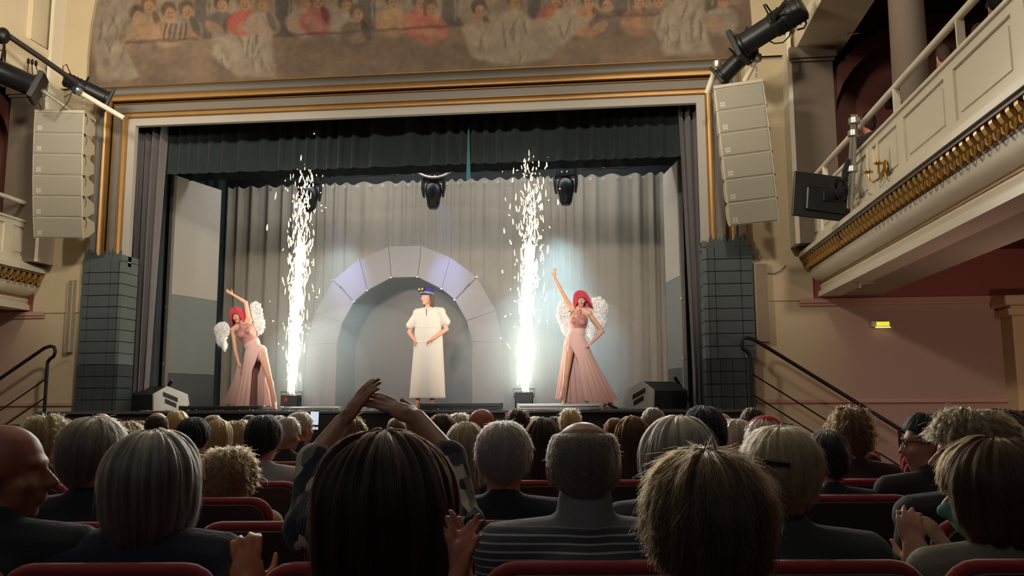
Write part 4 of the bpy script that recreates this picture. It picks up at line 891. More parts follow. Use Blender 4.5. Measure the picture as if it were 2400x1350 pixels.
MB().bbox(-0.05, 0.1, -0.055, -0.03, -0.06, 0.06, 0.006).build('mount_plate', M_BLKMET, sc)
sc.rotation_euler = (0, math.radians(6), math.radians(12))
b = MB()
for k in range(6): b.tube([at_x(1968+14*math.cos(t)+k*1.2, 440+24*math.sin(t)+k, 5.74-0.01*k) for t in np.linspace(0, 2*PI, 17)], 0.006, 5)
tag(b.build('cable_coil', M_BLKMET, None, True), 'coil of black cable between the screen and the pole', 'cable', None, 'stuff')
pts = [(2000, 430), (2018, 438), (2024, 452), (2020, 464)]
o = MB().tube([at_x(*p, 5.72) for p in pts], 0.010, 6).build('safety_chain', M_STEEL, None, True); tag(o, 'short safety chain hanging right of the scaffold pole', 'chain')
o = MB().tube([at_x(*p, 5.74) for p in ((1987, 372), (1983, 400), (1980, 418), (1972, 440))], [0.02, 0.045, 0.04, 0.01], 8).build('black_sleeve', M_DRAPEB, None, True); tag(o, 'black cloth sleeve on the cable by the scaffold pole', 'cloth')
# ------------------------------------------------------------------ brass wall light with two candle arms on the gallery front
def sconce(px, py, label):
    c = at_x(px, py, 5.905); r = empty('candle_sconce', c, 0, label, 'wall light', 'brass candle lights on the gallery front')
    b = MB(); b.lathe([(0.02, 0), (0.05, 0.004), (0.06, 0.012), (0.05, 0.024), (0.015, 0.03)], 14, Matrix.Rotation(-PI/2, 4, 'Y') @ Matrix.Scale(1.7, 4, (1, 0, 0))); b.build('back_plate', M_BRASS, r, True)
    for s in (-1, 1):
        y = s*0.17; pts = [(-0.03, 0, 0.0), (-0.06, s*0.05, -0.08), (-0.10, s*0.11, -0.11), (-0.13, s*0.165, -0.07), (-0.13, y, 0.0)]
        a = MB().tube(pts, 0.010, 8).build('arm', M_BRASS, r, True)
        MB().lathe([(0.01, 0), (0.045, 0.01), (0.05, 0.02), (0.02, 0.025), (0.018, 0.05)], 12, Matrix.Translation((-0.13, y, 0))).build('drip_pan', M_BRASS, a, True)
        MB().lathe([(0.016, 0.04), (0.016, 0.21), (0.008, 0.22)], 10, Matrix.Translation((-0.13, y, 0))).build('candle_sleeve', mat('candle_ivory', srgb(236, 220, 180), 0.5), a, True)
        MB().lathe([(0.006, 0.215), (0.014, 0.235), (0.004, 0.275)], 8, Matrix.Translation((-0.13, y, 0))).build('bulb', mat('bulb_glass', srgb(240, 232, 210), 0.2), a, True)
sconce(2078, 396, 'brass two candle wall light on the right gallery front')
# ------------------------------------------------------------------ small fittings
c = at_y(2062, 760, -0.03); r = empty('exit_light', c, 0, 'small lit yellow green emergency exit lamp on the mauve wall', 'exit sign')
MB().bbox(-0.12, 0.12, -0.05, 0.03, -0.04, 0.045, 0.008).build('casing', mat('exit_case', srgb(205, 198, 180), 0.4), r)
MB().bbox(-0.06, 0.115, -0.056, -0.045, -0.025, 0.03, 0.004).build('lit_panel', mat('exit_panel', (0.7, 0.75, 0.05, 1), var=0, emit=(0.75, 0.72, 0.03, 1), estr=1.0), r)
MB().box(-0.07, 0.13, -0.058, -0.02, -0.052, -0.042).build('light_strip', mat('exit_strip', (1, .9, .4, 1), var=0, emit=(1, 0.85, 0.35, 1), estr=1.3), r)
c = at_y(2099, 231, -0.1); r = empty('exit_sign', c, 0, 'green lit exit sign at the back of the right gallery', 'exit sign')
MB().bbox(-0.12, 0.05, -0.02, 0.1, -0.12, 0.08, 0.01).build('casing', M_BLKMET, r); 
MB().bbox(-0.045, 0.045, -0.032, -0.018, -0.06, 0.06, 0.004).build('lit_panel', mat('exit_green', (0.05, .9, .45, 1), var=0, emit=(0.03, 0.80, 0.33, 1), estr=1.1), r)

for px, py, x, lab in ((1985, 77, 6.2, 'small white bracket under the right beam'), (2015, 660, 6.6, 'small white bracket under the right gallery')):
    c = at_z(px, py, 6.32 if py < 300 else 2.79); b = MB(); b.tube([c, c+Vector((0, 0, -0.08))], 0.01, 6); b.tube([c+Vector((-0.10, 0.05, -0.02)), c+Vector((0.16, -0.02, -0.02))], 0.008, 6)
    tag(b.build('ceiling_bracket', M_WHITE, None, True), lab, 'bracket')
# ================================================================== FIGURES: helpers
TMP = bpy.data.scenes.new('remesh_bench'); TMPL = TMP.view_layers[0]
class Blob(MB):
    """overlapping limbs and masses that are fused into one continuous skin"""
    def cap(s, p0, p1, r0, r1, n=12):
        p0, p1 = Vector(p0), Vector(p1); d = (p1-p0)
        if d.length < 1e-5: d = Vector((0, 0, 1e-5))
        d.normalize(); u, w = frame_of(d); rings = []
        for a in (-80, -50, -20): a = math.radians(a); rings.append((p0+d*(r0*math.sin(a)), r0*math.cos(a)))
        for a in (20, 50, 80): a = math.radians(a); rings.append((p1+d*(r1*math.sin(a)), r1*math.cos(a)))
        s.loft([[c+(u*math.cos(2*PI*k/n)+w*math.sin(2*PI*k/n))*r for k in range(n)] for c, r in rings]); return s
    def chain(s, pts, rs):
        for i in range(len(pts)-1): s.cap(pts[i], pts[i+1], rs[i], rs[i+1])
        return s
    def ell(s, c, r, M=None, R=None):
        T = Matrix.Translation(Vector(c))
        if R is not None: T = T @ R.to_4x4()
        return s.sphere((0, 0, 0), r, 16, 10, (M @ T) if M is not None else T)
    def fuse(s, name, voxel, it=4, fac=0.5):
        me = bpy.data.meshes.new('t'); me.from_pydata(s.v, [], s.f)
        bm = bmesh.new(); bm.from_mesh(me); bmesh.ops.recalc_face_normals(bm, faces=bm.faces); bm.to_mesh(me); bm.free()
        o = bpy.data.objects.new('t', me); TMP.collection.objects.link(o)
        m = o.modifiers.new('r', 'REMESH'); m.mode = 'VOXEL'; m.voxel_size = voxel; m.use_smooth_shade = True
        k = o.modifiers.new('s', 'SMOOTH'); k.factor = fac; k.iterations = it
        TMPL.update(); dg = TMPL.depsgraph; dg.update()
        out = bpy.data.meshes.new_from_object(o.evaluated_get(dg)); out.name = name
        bpy.data.objects.remove(o); bpy.data.meshes.remove(me)
        out.polygons.foreach_set('use_smooth', [True]*len(out.polygons)); out.materials.clear()
        return out
def basis(x, z):
    """rotation whose x follows x and z follows z as closely as it can"""
    z = Vector(z).normalized(); x = Vector(x); x = (x-z*x.dot(z)).normalized(); y = z.cross(x)
    return Matrix(((x.x, y.x, z.x), (x.y, y.y, z.y), (x.z, y.z, z.z)))
SKULL_C = (0, -0.012, 0.025); SKULL_R = (0.077, 0.097, 0.088)
def add_head(b, M, male=True, face=True):
    """head about its centre, +y is the face, chin 0.125 below"""
    P = lambda *p: M @ Vector(p); sc = M.to_scale().x
    b.ell(SKULL_C, SKULL_R, M); j = 1.0 if male else 0.93
    b.ell((0, 0.030, -0.045), (0.057*j, 0.060, 0.076), M); b.ell((0, 0.052, -0.103), (0.030*j, 0.028, 0.024), M)
    b.ell((0, -0.02, -0.05), (0.060*j, 0.07, 0.06), M)
    b.ell((0, 0.070, 0.018), (0.050, 0.024, 0.018 if male else 0.014), M)
    for s in (-1, 1):
        b.ell((s*0.036, 0.060, -0.036), (0.024, 0.026, 0.022), M); b.ell((s*0.080, -0.008, -0.012), (0.009, 0.019, 0.032), M, Euler((0.25, 0, s*0.45)).to_matrix())
        b.ell((s*0.079, -0.004, -0.040), (0.008, 0.010, 0.011), M)
    b.cap(P(0, 0.083, 0.008), P(0, 0.112, -0.034), 0.009*sc, 0.0135*sc); b.ell((0, 0.098, -0.040), (0.019, 0.012, 0.009), M)
    b.ell((0, 0.087, -0.064), (0.024, 0.011, 0.007), M); b.ell((0, 0.086, -0.077), (0.021, 0.011, 0.007), M)
def add_hand(b, wrist, d, nrm, side, curl=0.5, spread=0.12, sc=1.0):
    """palm, four unequal fingers with knuckle bends and a thumb off the side of the palm"""
    d = Vector(d).normalized(); n = Vector(nrm); n = (n-d*n.dot(d)).normalized(); t = d.cross(n)*side; w = Vector(wrist)
    R = Matrix(((d.x, t.x, n.x), (d.y, t.y, n.y), (d.z, t.z, n.z)))
    T = Matrix.Translation(w) @ R.to_4x4() @ Matrix.Scale(sc, 4); Q = lambda *p: T @ Vector(p)
    b.ell((0.045, 0, 0), (0.052, 0.038, 0.014), T); b.cap(Q(-0.02, 0, 0), Q(0.03, 0, 0), 0.021*sc, 0.022*sc)
    for y, ln, r in ((0.029, 0.068, 0.0082), (0.010, 0.078, 0.0086), (-0.010, 0.072, 0.0082), (-0.028, 0.056, 0.0072)):
        p = Vector((0.086, y, 0)); a = 0.15*curl; s_ = y*spread*8
        pts = [p]
        for f, k in ((0.45, 0.9), (0.32, 1.1), (0.23, 0.8)):
            p = p+Vector((math.cos(a), s_*0.5, -math.sin(a)))*(ln*f); pts.append(p); a += k*curl
        for i in range(3): b.cap(Q(*pts[i]), Q(*pts[i+1]), r*sc*(1-0.07*i), r*sc*(0.93-0.07*i), 8)
    p0, p1, p2 = (0.018, 0.028, -0.004), (0.048, 0.056, -0.012-0.012*curl), (0.078, 0.064+0.01*(1-curl), -0.018-0.022*curl)
    b.cap(Q(*p0), Q(*p1), 0.0125*sc, 0.0105*sc, 8); b.cap(Q(*p1), Q(*p2), 0.0100*sc, 0.0080*sc, 8)
def torso(b, pel, chest, neck, shL, shR, k=1.0, g=0.0, male=True):
    up = (Vector(neck)-Vector(pel)); X = Vector(shR)-Vector(shL); R = basis(X, up); pel, chest, neck = Vector(pel), Vector(chest), Vector(neck)
    w = (0.165, 0.150, 0.165) if male else (0.168, 0.128, 0.145)
    b.ell(pel, (w[0]*k+g, 0.115*k+g, 0.125*k+g), None, R); b.ell(pel.lerp(chest, 0.5), (w[1]*k+g, 0.105*k+g, 0.15*k+g), None, R)
    b.ell(chest, (w[2]*k+g, 0.112*k+g, 0.155*k+g), None, R); m = Vector(shL).lerp(Vector(shR), 0.5)
    for sh in (shL, shR):
        sh = Vector(sh); b.cap(m.lerp(sh, 0.15)+Vector((0, 0, 0.015)), sh, 0.062*k+g, 0.056*k+g); b.cap(neck.lerp(m, 0.25), sh.lerp(m, 0.35), 0.045*k+g, 0.045*k+g)
def smooth_lerp(x, xs, ys):
    x = np.clip(x, xs[0], xs[-1]); return np.interp(x, xs, ys)
# hair styles: hair end height and hang by azimuth (0 front, 90 ear, 180 nape), thickness, clump and fuzz sizes
STYLES = {
    'short': dict(az=(0, 45, 75, 95, 115, 180), ze=(0.062, 0.045, 0.0, -0.005, -0.04, -0.085), th=0.011, low=0.15, clump=0.003, fuzz=0.008, curl=0.0, slen=0.30),
    'crop': dict(az=(0, 45, 75, 95, 115, 180), ze=(0.066, 0.05, 0.005, 0.0, -0.035, -0.075), th=0.005, low=0.145, clump=0.0012, fuzz=0.005, curl=0.0, slen=0.14),
    'messy': dict(az=(0, 45, 75, 95, 115, 180), ze=(0.05, 0.035, -0.02, -0.035, -0.06, -0.10), th=0.020, low=0.16, clump=0.008, fuzz=0.016, curl=0.006, slen=0.35),
    'tousled': dict(az=(0, 45, 75, 95, 115, 180), ze=(0.05, 0.035, -0.02, -0.03, -0.055, -0.095), th=0.018, low=0.17, clump=0.006, fuzz=0.012, curl=0.0025, slen=0.30),
    'curly': dict(az=(0, 45, 75, 95, 115, 180), ze=(0.045, 0.02, -0.03, -0.05, -0.07, -0.10), th=0.026, low=0.17, clump=0.011, fuzz=0.018, curl=0.012, slen=0.3),
    'bob': dict(az=(0, 35, 55, 80, 180), ze=(0.05, 0.0, -0.11, -0.125, -0.12), th=0.026, low=0.235, clump=0.006, fuzz=0.008, curl=0.002, slen=0.8),
    'fullbob': dict(az=(0, 35, 55, 80, 180), ze=(0.04, -0.02, -0.14, -0.155, -0.15), th=0.034, low=0.26, clump=0.007, fuzz=0.010, curl=0.002, slen=0.85),
    'long': dict(az=(0, 35, 55, 80, 180), ze=(0.05, 0.0, -0.16, -0.24, -0.27), th=0.022, low=0.75, clump=0.006, fuzz=0.007, curl=0.002, slen=0.9),
    'fringe': dict(az=(0, 60, 80, 95, 115, 180), ze=(0.06, 0.03, 0.0, -0.01, -0.04, -0.08), th=0.003, low=0.15, clump=0.0015, fuzz=0.003, curl=0.0, slen=0.07, bald=0.068),
}
def hair_field(st, seed, scale=1.0):
    S = STYLES[st]; r = np.random.default_rng(seed); ph = r.uniform(0, 6.3, 12); c = np.array(SKULL_C); R0 = np.array(SKULL_R)+S['th']*np.array((1, 1.05, 1.0))
    def f(phi, t, extra):
        """azimuth, 0..1 from crown to hair end, lift off the surface -> points"""
        a = np.abs((np.degrees(phi)+180) % 360-180); ze = smooth_lerp(a, S['az'], S['ze'])-c[2]
        top = S.get('bald'); z0 = R0[2] if top is None else top
        cz = np.clip(ze/R0[2], -0.0, 1); th_e = np.where(ze > 0, np.arccos(cz), PI/2); th_0 = 0.0 if top is None else math.acos(min(top/R0[2], 1))*smooth_lerp(a, (0, 70, 110, 180), (1.4, 1.2, 1.0, 0.85))
        th_0 = np.minimum(th_0, th_e*0.96) if top is not None else th_0*np.ones_like(a)
        arc = (th_e-th_0)*R0[2]; low = np.where(ze < 0, -ze, 0.0); tot = arc+low; d = t*tot
        th = np.where(d < arc, th_0+(d/np.maximum(tot*0+R0[2], 1e-6)), th_e); drop = np.maximum(d-arc, 0)
        rad = np.sin(th)*np.sqrt(np.clip(1-(drop/S['low'])**2, 0.05, 1)); z = np.cos(th)*R0[2]-drop
        n = (np.sin(phi*9+ph[0]+4*t)+np.sin(phi*17+ph[1]-3*t)+0.8*np.sin(phi*31+ph[2]+2*t)+0.7*np.sin(phi*5+ph[3]+9*t+ph[4]))*S['clump']*0.45
        if S['curl'] > 0.004: n = n+S['clump']*0.6*(np.sin(phi*13+28*t+ph[5])*np.sin(phi*7-22*t+ph[6])+0.7*np.sin(phi*23+41*t+ph[7]))
        n = n*np.minimum(1, t*5)+extra
        if top is not None: n = n-0.035*np.clip((88-a)/22, 0, 1)-0.007*np.clip(1-t*5, 0, 1)
        sw = S.get('swing', 0.0)*np.clip(0.05-z, 0, 1)*np.clip(0.25-1.2*np.sin(phi), 0, 1)
        return np.stack([c[0]+sw+np.sin(phi)*(R0[0]*rad+n*(0.3+0.7*rad)), c[1]+np.cos(phi)*(R0[1]*rad+n*(0.3+0.7*rad)), c[2]+z+n*np.cos(th)], -1)*scale
    return f, S, r
def hair_material(col):
    nm = 'hair_%02x%02x%02x' % col
    if nm in MATS: return MATS[nm]
    m = mat(nm, srgb(*col), 0.6, var=0.3, scale=22, spec=0.10); nt = m.node_tree; b = nt.nodes['Principled BSDF']; out = nt.nodes['Material Output']
    tr = nt.nodes.new('ShaderNodeBsdfTranslucent'); mx = nt.nodes.new('ShaderNodeMixShader'); mx.inputs[0].default_value = 0.25
    src = b.inputs['Base Color'].links[0].from_socket; nt.links.new(src, tr.inputs[0])
    nt.links.new(b.outputs[0], mx.inputs[1]); nt.links.new(tr.outputs[0], mx.inputs[2]); nt.links.new(mx.outputs[0], out.inputs[0])
    return m
def strand_material(col):
    nm = 'strand_%02x%02x%02x' % col
    if nm in MATS: return MATS[nm]
    m = bpy.data.materials.new(nm); m.use_nodes = True; MATS[nm] = m; nt = m.node_tree; nt.nodes.remove(nt.nodes['Principled BSDF'])
    h = nt.nodes.new('ShaderNodeBsdfHairPrincipled'); h.model = 'CHIANG'; h.parametrization = 'COLOR'
    c = np.clip(np.array(srgb(*col)[:3])**1.15*0.42, 0.004, 0.9); h.inputs['Color'].default_value = (*c, 1); h.inputs['Roughness'].default_value = 0.35; h.inputs['Radial Roughness'].default_value = 0.5
    nt.links.new(h.outputs[0], nt.nodes['Material Output'].inputs[0]); return m
def make_hair(parent, Mh, st, col, seed, ns, nphi=64, nt_=22, scale=1.0, rad=0.0005, name='hair'):
    f, S, r = hair_field(st, seed, scale); m = hair_material(col)
    phi = np.linspace(0, 2*PI, nphi, endpoint=False); t = np.linspace(0.0, 1, nt_)
    PH, T = np.meshgrid(phi, t); pts = f(PH, T, np.zeros_like(PH)); pin = f(PH, T, np.full_like(PH, -0.006)); b = MB()
    b.v = [tuple(p) for p in pts.reshape(-1, 3)]+[tuple(p) for p in pin.reshape(-1, 3)]; o = nphi*nt_
    for j in range(nt_-1):
        for i in range(nphi):
            a, c = j*nphi+i, j*nphi+(i+1) % nphi; b.f.append((a, a+nphi, c+nphi, c)); b.f.append((o+c, o+c+nphi, o+a+nphi, o+a))
    for i in range(nphi):
        a, c = (nt_-1)*nphi+i, (nt_-1)*nphi+(i+1) % nphi; b.f.append((a, o+a, o+c, c))
    me = bpy.data.meshes.new(name); me.from_pydata(b.v, [], b.f); me.polygons.foreach_set('use_smooth', [True]*len(me.polygons)); me.materials.append(m)
    h = bpy.data.objects.new(name, me); link(h, parent); h.matrix_local = Mh
    if ns:
        K = 6; p0 = r.uniform(0, 2*PI, ns); t0 = 0.10+0.90*r.beta(0.9, 0.9, ns)*(1-S['slen']*0.5); ln = S['slen']*r.uniform(0.5, 1.0, ns); lift = r.exponential(S['fuzz']*0.4, ns); drift = r.normal(0, 0.10, ns)
        q = np.linspace(0, 1, K)[None, :]; TT = np.clip(t0[:, None]+ln[:, None]*q, 0, 1.06); PP = p0[:, None]+drift[:, None]*q
        EX = lift[:, None]*q**1.5+0.0015
        if S['curl'] > 0: PP = PP+S['curl']*9*np.sin(q*7+p0[:, None]*37)*q; EX = EX+S['curl']*0.7*np.sin(q*9+p0[:, None]*53)*q+S['curl']*0.3
        P = f(PP, TT, EX); P = P+r.normal(0, S['fuzz']*0.06, P.shape)*q[..., None]
        hc = bpy.data.hair_curves.new('hair_strands'); hc.add_curves([K]*ns); hc.attributes['position'].data.foreach_set('vector', P.astype(np.float32).ravel())
        ra = hc.attributes.get('radius') or hc.attributes.new('radius', 'FLOAT', 'POINT'); ra.data.foreach_set('value', (rad*np.tile(np.linspace(1, 0.5, K), ns)).astype(np.float32)); hc.materials.append(m if st.startswith('wig') else strand_material(col))
        c = bpy.data.objects.new('hair_strands', hc); link(c, h); c['kind'] = 'stuff'
    return h
SKIN = lambda c: cmat('skin', c, rough=0.5, var=0.08, scale=14)
def eyes(parent, Mh, iris=(70, 60, 50), sc=1.0):
    for s in (-1, 1):
        b = MB().sphere((0, 0, 0), 0.0125, 12, 8); e = b.build('eye', mat('eye_white', srgb(232, 226, 216), 0.2, var=0), parent, 'all'); e.matrix_local = Mh @ Matrix.Translation((s*0.031, 0.066, -0.002))
        i = MB().sphere((0, 0.0095, 0), (0.006, 0.004, 0.006), 10, 6).build('iris', cmat('iris', iris, rough=0.2, var=0), e, 'all')
    for s in (-1, 1):
        b = MB().tube([(s*0.014, 0.090, 0.020), (s*0.030, 0.0925, 0.026), (s*0.047, 0.078, 0.021)], [0.002, 0.0032, 0.0016], 6); o = b.build('eyebrow', cmat('brow', (84, 60, 48), rough=0.8), parent, True); o.matrix_local = Mh
    b = MB(); b.sphere((0, 0.0945, -0.070), (0.020, 0.006, 0.008), 12, 6); o = b.build('lips', cmat('lips', (186, 78, 76), rough=0.4, var=0.05), parent, 'all'); o.matrix_local = Mh
# ================================================================== THE PERFORMERS
M_PINK = mat('pink_chiffon', srgb(248, 200, 188), 0.75, var=0.06, scale=4, sheen=0.3)
M_BODICE = mat('pink_sequin', srgb(224, 160, 152), 0.35, metal=0.35, var=0.35, scale=120, bump=0.8, bscale=160)
M_WING = mat('white_feather', srgb(252, 251, 249), 0.9, var=0.03, scale=20, sheen=0.4, spec=0.1)
M_LINEN = mat('white_linen', srgb(220, 213, 198), 0.85, var=0.04, scale=3, bump=0.3, bscale=90)
def sheer(name, col, alpha):
    m = mat(name, col, 0.75, var=0.06, scale=4); b = m.node_tree.nodes['Principled BSDF']; b.inputs['Alpha'].default_value = alpha; return m
M_SHEER = sheer('sheer_pink_chiffon', srgb(248, 200, 188), 0.62)
def rel(P, root): return P-root
def feathers(parent, lobes, name='wing', seed=0, size=0.05):
    """a wing of downy lobes: each lobe (centre, rx, rz) is a soft pad thatched all over with small curved feathers"""
    r = np.random.default_rng(seed); b = Blob()
    for c, rx, rz in lobes: b.sphere(c, (rx*0.92, 0.05, rz*0.92), 18, 12)
    me = b.fuse(name, 0.014, 3); me.materials.append(M_WING); pad = link(bpy.data.objects.new(name, me), parent); b = MB()
    mid = sum((Vector(c) for c, _, _ in lobes), Vector())/len(lobes)
    for c, rx, rz in lobes:
        c = Vector(c)
        for k in range(420):
            a = r.uniform(0, 2*PI); q = math.sqrt(r.uniform(0.02, 1.0)); o = c+Vector((rx*q*math.cos(a), -0.046*math.sqrt(max(0, 1-q*q))-0.004, rz*q*math.sin(a)))
            d = (o-mid)+Vector((0, 0, -0.05)); d.y = 0; d = d.normalized() if d.length > 1e-4 else Vector((0, 0, -1)); t_ = r.normal(0, 0.45)
            sx = Vector((d.z, 0, -d.x)); dd = d*math.cos(t_)+sx*math.sin(t_); ss = Vector((dd.z, 0, -dd.x)); L_ = size*r.uniform(0.5, 1.0); ww = L_*0.24; rings = []
            for t, w in ((0, 0.4), (0.35, 1.0), (0.7, 0.85), (1.0, 0.1)):
                p = o+dd*(L_*(t-0.45))+Vector((0, -0.012*math.sin(PI*t)+0.008*t, 0)); rings.append([p-ss*(ww*w), p+Vector((0, -0.003, 0)), p+ss*(ww*w), p+Vector((0, 0.003, 0))])
            b.loft(rings)
    f = b.build('feathers', M_WING, pad, 'all'); f['kind'] = 'stuff'; return pad
def skirt(name, parent, top, hem, slit, m, pleats=22, seed=0, nv=16, nu=150, a0=0.0, a1=2*PI, amp=0.03, wave=0.0, hip=True):
    """gathered cloth from ring top to ring hem; each ring = (centre, rx, ry); slit = (angle, half width, start)"""
    r = np.random.default_rng(seed); ph = r.uniform(0, 6.3, 4); b = MB()
    for j in range(nv+1):
        t = j/nv; c = Vector(top[0]).lerp(Vector(hem[0]), t); e = t**1.15; hx, hy = (max(0.168, top[1]), max(0.132, top[2])) if hip else (top[1], top[2]); q_ = min(1, t/0.14); q_ = q_*q_*(3-2*q_); e2 = max(0, (t-0.14)/0.86)**1.2
        rx = top[1]+(hx-top[1])*q_+(hem[1]-hx)*e2; ry = top[2]+(hy-top[2])*q_+(hem[2]-hy)*e2
        sa, sw, st = slit; g = sw*min(1, max(0, (t-st)/0.3))
        for i in range(nu+1):
            a = sa+g+(2*PI-2*g)*i/nu if a0 == 0.0 and a1 == 2*PI else a0+(a1-a0)*i/nu
            f = 1+amp*e*4*(math.sin(pleats*a+ph[0]+0.6*math.sin(3*a+ph[1]))+0.4*math.sin(pleats*1.9*a+ph[2]))*(0.35+e)/2
            z = c.z+(wave*t*math.sin(2*a+ph[3])+0.012*t*math.sin(pleats*a+ph[1]))
            b.v.append((c.x+rx*f*math.cos(a), c.y+ry*f*math.sin(a), z))
    for j in range(nv):
        for i in range(nu): q = j*(nu+1)+i; b.f.append((q, q+1, q+nu+2, q+nu+1))
    return b.build(name, m, parent, 'all')
def figure(root, J, skin, hand, male=False, voxel=0.008, headscale=1.0, Mh=None, k=1.0, legs=True, shoes=False):
    """one continuous body through the joints J (positions relative to the root)"""
    b = Blob(); torso(b, J['pel'], J['chest'], J['neck'], J['shL'], J['shR'], k, 0, male)
    if not male:
        R = basis(Vector(J['shR'])-Vector(J['shL']), Vector(J['neck'])-Vector(J['pel']))
        for s in (-1, 1): b.ell(Vector(J['chest'])+R @ Vector((s*0.062, -0.085*J.get('front', 1), 0.0)), (0.058, 0.055, 0.055), None, R)
    b.cap(J['neck'], Mh @ Vector((0, -0.01, -0.06)), 0.050 if male else 0.044, 0.048 if male else 0.042)
    add_head(b, Mh, male)
    q = 1.0 if male else 0.86
    for s in 'LR':
        b.chain([J['sh'+s], J['el'+s], J['wr'+s]], [0.050*q, 0.039*q, 0.026*q])
        fm = Vector(J['el'+s]).lerp(Vector(J['wr'+s]), 0.3); b.ell(fm, (0.038*q,)*3)
        d, n, curl = hand[s]; add_hand(b, J['wr'+s], d, n, 1 if s == 'R' else -1, curl, 0.12, 0.95 if male else 0.86)
    if legs:
        for s in 'LR':
            b.chain([J['hip'+s], J['kn'+s], J['an'+s]], [0.088*q+0.006, 0.056*q, 0.038*q]); cf = Vector(J['kn'+s]).lerp(Vector(J['an'+s]), 0.3); b.ell(cf+Vector((0, 0.012, 0)), (0.05*q, 0.052*q, 0.10*q))
            an, to = Vector(J['an'+s]), Vector(J['to'+s]); heel = an+(an-to).normalized()*0.04; heel.z = min(to.z+0.012, an.z-0.03); b.cap(an, heel, 0.034*q, 0.028*q); b.cap(heel, to, 0.028*q, 0.022*q); b.cap(an, to, 0.034*q, 0.022*q)
    me = b.fuse('body', voxel, 4); me.materials.append(skin); return link(bpy.data.objects.new('body', me), root), b
def head_matrix(c, yaw, pitch=0.0, roll=0.0, s=1.0):
    """face towards -y (the hall) turned by yaw, nodding by pitch, leaning by roll"""
    return Matrix.Translation(c) @ Euler((0, roll, 0)).to_matrix().to_4x4() @ Euler((pitch, 0, PI+yaw), 'XYZ').to_matrix().to_4x4() @ Matrix.Scale(s, 4)
def harness(root, J):
    for s in 'LR':
        c = J['sh'+s].lerp(J['chest'], 0.22)+Vector((0, 0, 0.0)); ax = (J['sh'+s]-J['chest']); ax.z *= 0.4; u, w = frame_of(ax)
        MB().tube([c+(u*math.cos(a)+w*math.sin(a))*0.071 for a in np.linspace(0, 2*PI, 21)], 0.006, 6).build('wing_strap', mat('pale_ribbon', srgb(244, 226, 190), 0.5), root, True)
# ------------------------------------------------------------------ dancer on the right
def dancer_right():
    Y = 0.45; q = lambda px, py, dy=0.0: at_y(px, py, Y+dy)
    foot = q(1350, 955); root = empty('person', (foot.x, Y, ZS), 0, 'dancer with pink bob wig and white feather wings raising one arm high', 'person')
    O = Vector((foot.x, Y, ZS)); R = lambda px, py, dy=0.0: q(px, py, dy)-O
    J = dict(pel=R(1348, 806), chest=R(1355, 755), neck=R(1360, 728), shL=R(1339, 722, 0.02), shR=R(1380, 734), elL=R(1316, 684, -0.03), wrL=R(1299, 648, -0.04), elR=R(1412, 777, 0.06), wrR=R(1386, 804, -0.06),
             hipL=R(1335, 818), hipR=R(1362, 818), knL=R(1327, 878, -0.05), anL=R(1321, 942, 0.0), toL=R(1319, 955, -0.12), knR=R(1390, 876, 0.0), anR=R(1420, 934, 0.02), toR=R(1444, 957, -0.05))
    J['toL'].z = max(J['toL'].z, 0.02); J['anL'].z = max(J['anL'].z, 0.075); J['toR'].z = 0.022
    Mh = head_matrix(R(1361, 702, -0.03), 0.10, -0.06, -0.06, 0.95)
    hand = dict(L=((0.12, 0, 1), (0, -1, 0), 0.5), R=(R(1368, 816, -0.14)-J['wrR'], (0.2, -0.5, 1), 0.25))
    body, b = figure(root, J, SKIN((240, 182, 152)), hand, False, 0.0075, 1, Mh); eyes(root, Mh)
    # sequin halter bodice and brief
    c = Blob(); torso(c, J['pel'], J['chest'], J['neck'].lerp(J['chest'], 0.55), J['chest'].lerp(J['shL'], 0.35), J['chest'].lerp(J['shR'], 0.35), 0.98, 0.006, False)
    Rb = basis(J['shR']-J['shL'], J['neck']-J['pel'])
    for s in (-1, 1): c.ell(J['chest']+Rb @ Vector((s*0.062, -0.085, 0)), (0.065, 0.061, 0.06), None, Rb)
    c.cap(J['chest']+Vector((0, -0.07, 0.08)), J['neck']+Vector((0, -0.045, 0.0)), 0.05, 0.030)
    me = c.fuse('bodice', 0.009, 3); me.materials.append(M_BODICE); me.materials.append(M_PINK); bo = link(bpy.data.objects.new('bodice', me), root)
    zc = J['chest'].z-0.10
    for p in me.polygons: p.material_index = 1 if p.center.z < zc else 0
    top = (J['pel']+Vector((0, 0, 0.135)), 0.132, 0.106)
    sk = skirt('skirt', root, top, (R(1380, 938), 0.40, 0.26), (4.05, 0.52, 0.10), M_PINK, 20, 4, amp=0.035, wave=0.05); 
    skirt('sheer_panel', sk, (J['pel']+Vector((-0.01, 0.02, 0.10)), 0.145, 0.11), (R(1322, 936, 0.1), 0.12, 0.12), (0, 0, 0), M_SHEER, 14, 6, nu=60, hip=False, a0=2.2, a1=4.5, amp=0.03)
    harness(root, J)
    make_hair(root, Mh, 'wigswing', (255, 100, 116), 3, 2600, 72, 24, 1.0, 0.0012)
    feathers(root, [(R(1325, 735, 0.16), 0.13, 0.22), (R(1330, 762, 0.16), 0.10, 0.17)], 'wing', 1)
    feathers(root, [(R(1402, 725, 0.16), 0.15, 0.19), (R(1402, 748, 0.16), 0.13, 0.17), (R(1388, 776, 0.16), 0.07, 0.14)], 'wing', 2)
    for s in 'LR':
        a, t = J['an'+s], J['to'+s]; d = (t-a); d.z = 0; d.normalize(); b = Blob(); b.cap(a+Vector((0, 0, -0.05))-d*0.03, t+d*0.01+Vector((0, 0, 0.0)), 0.024, 0.026); me = b.fuse('shoe', 0.008, 2); me.materials.append(cmat('shoe', (60, 52, 50), rough=0.4)); link(bpy.data.objects.new('shoe', me), root)
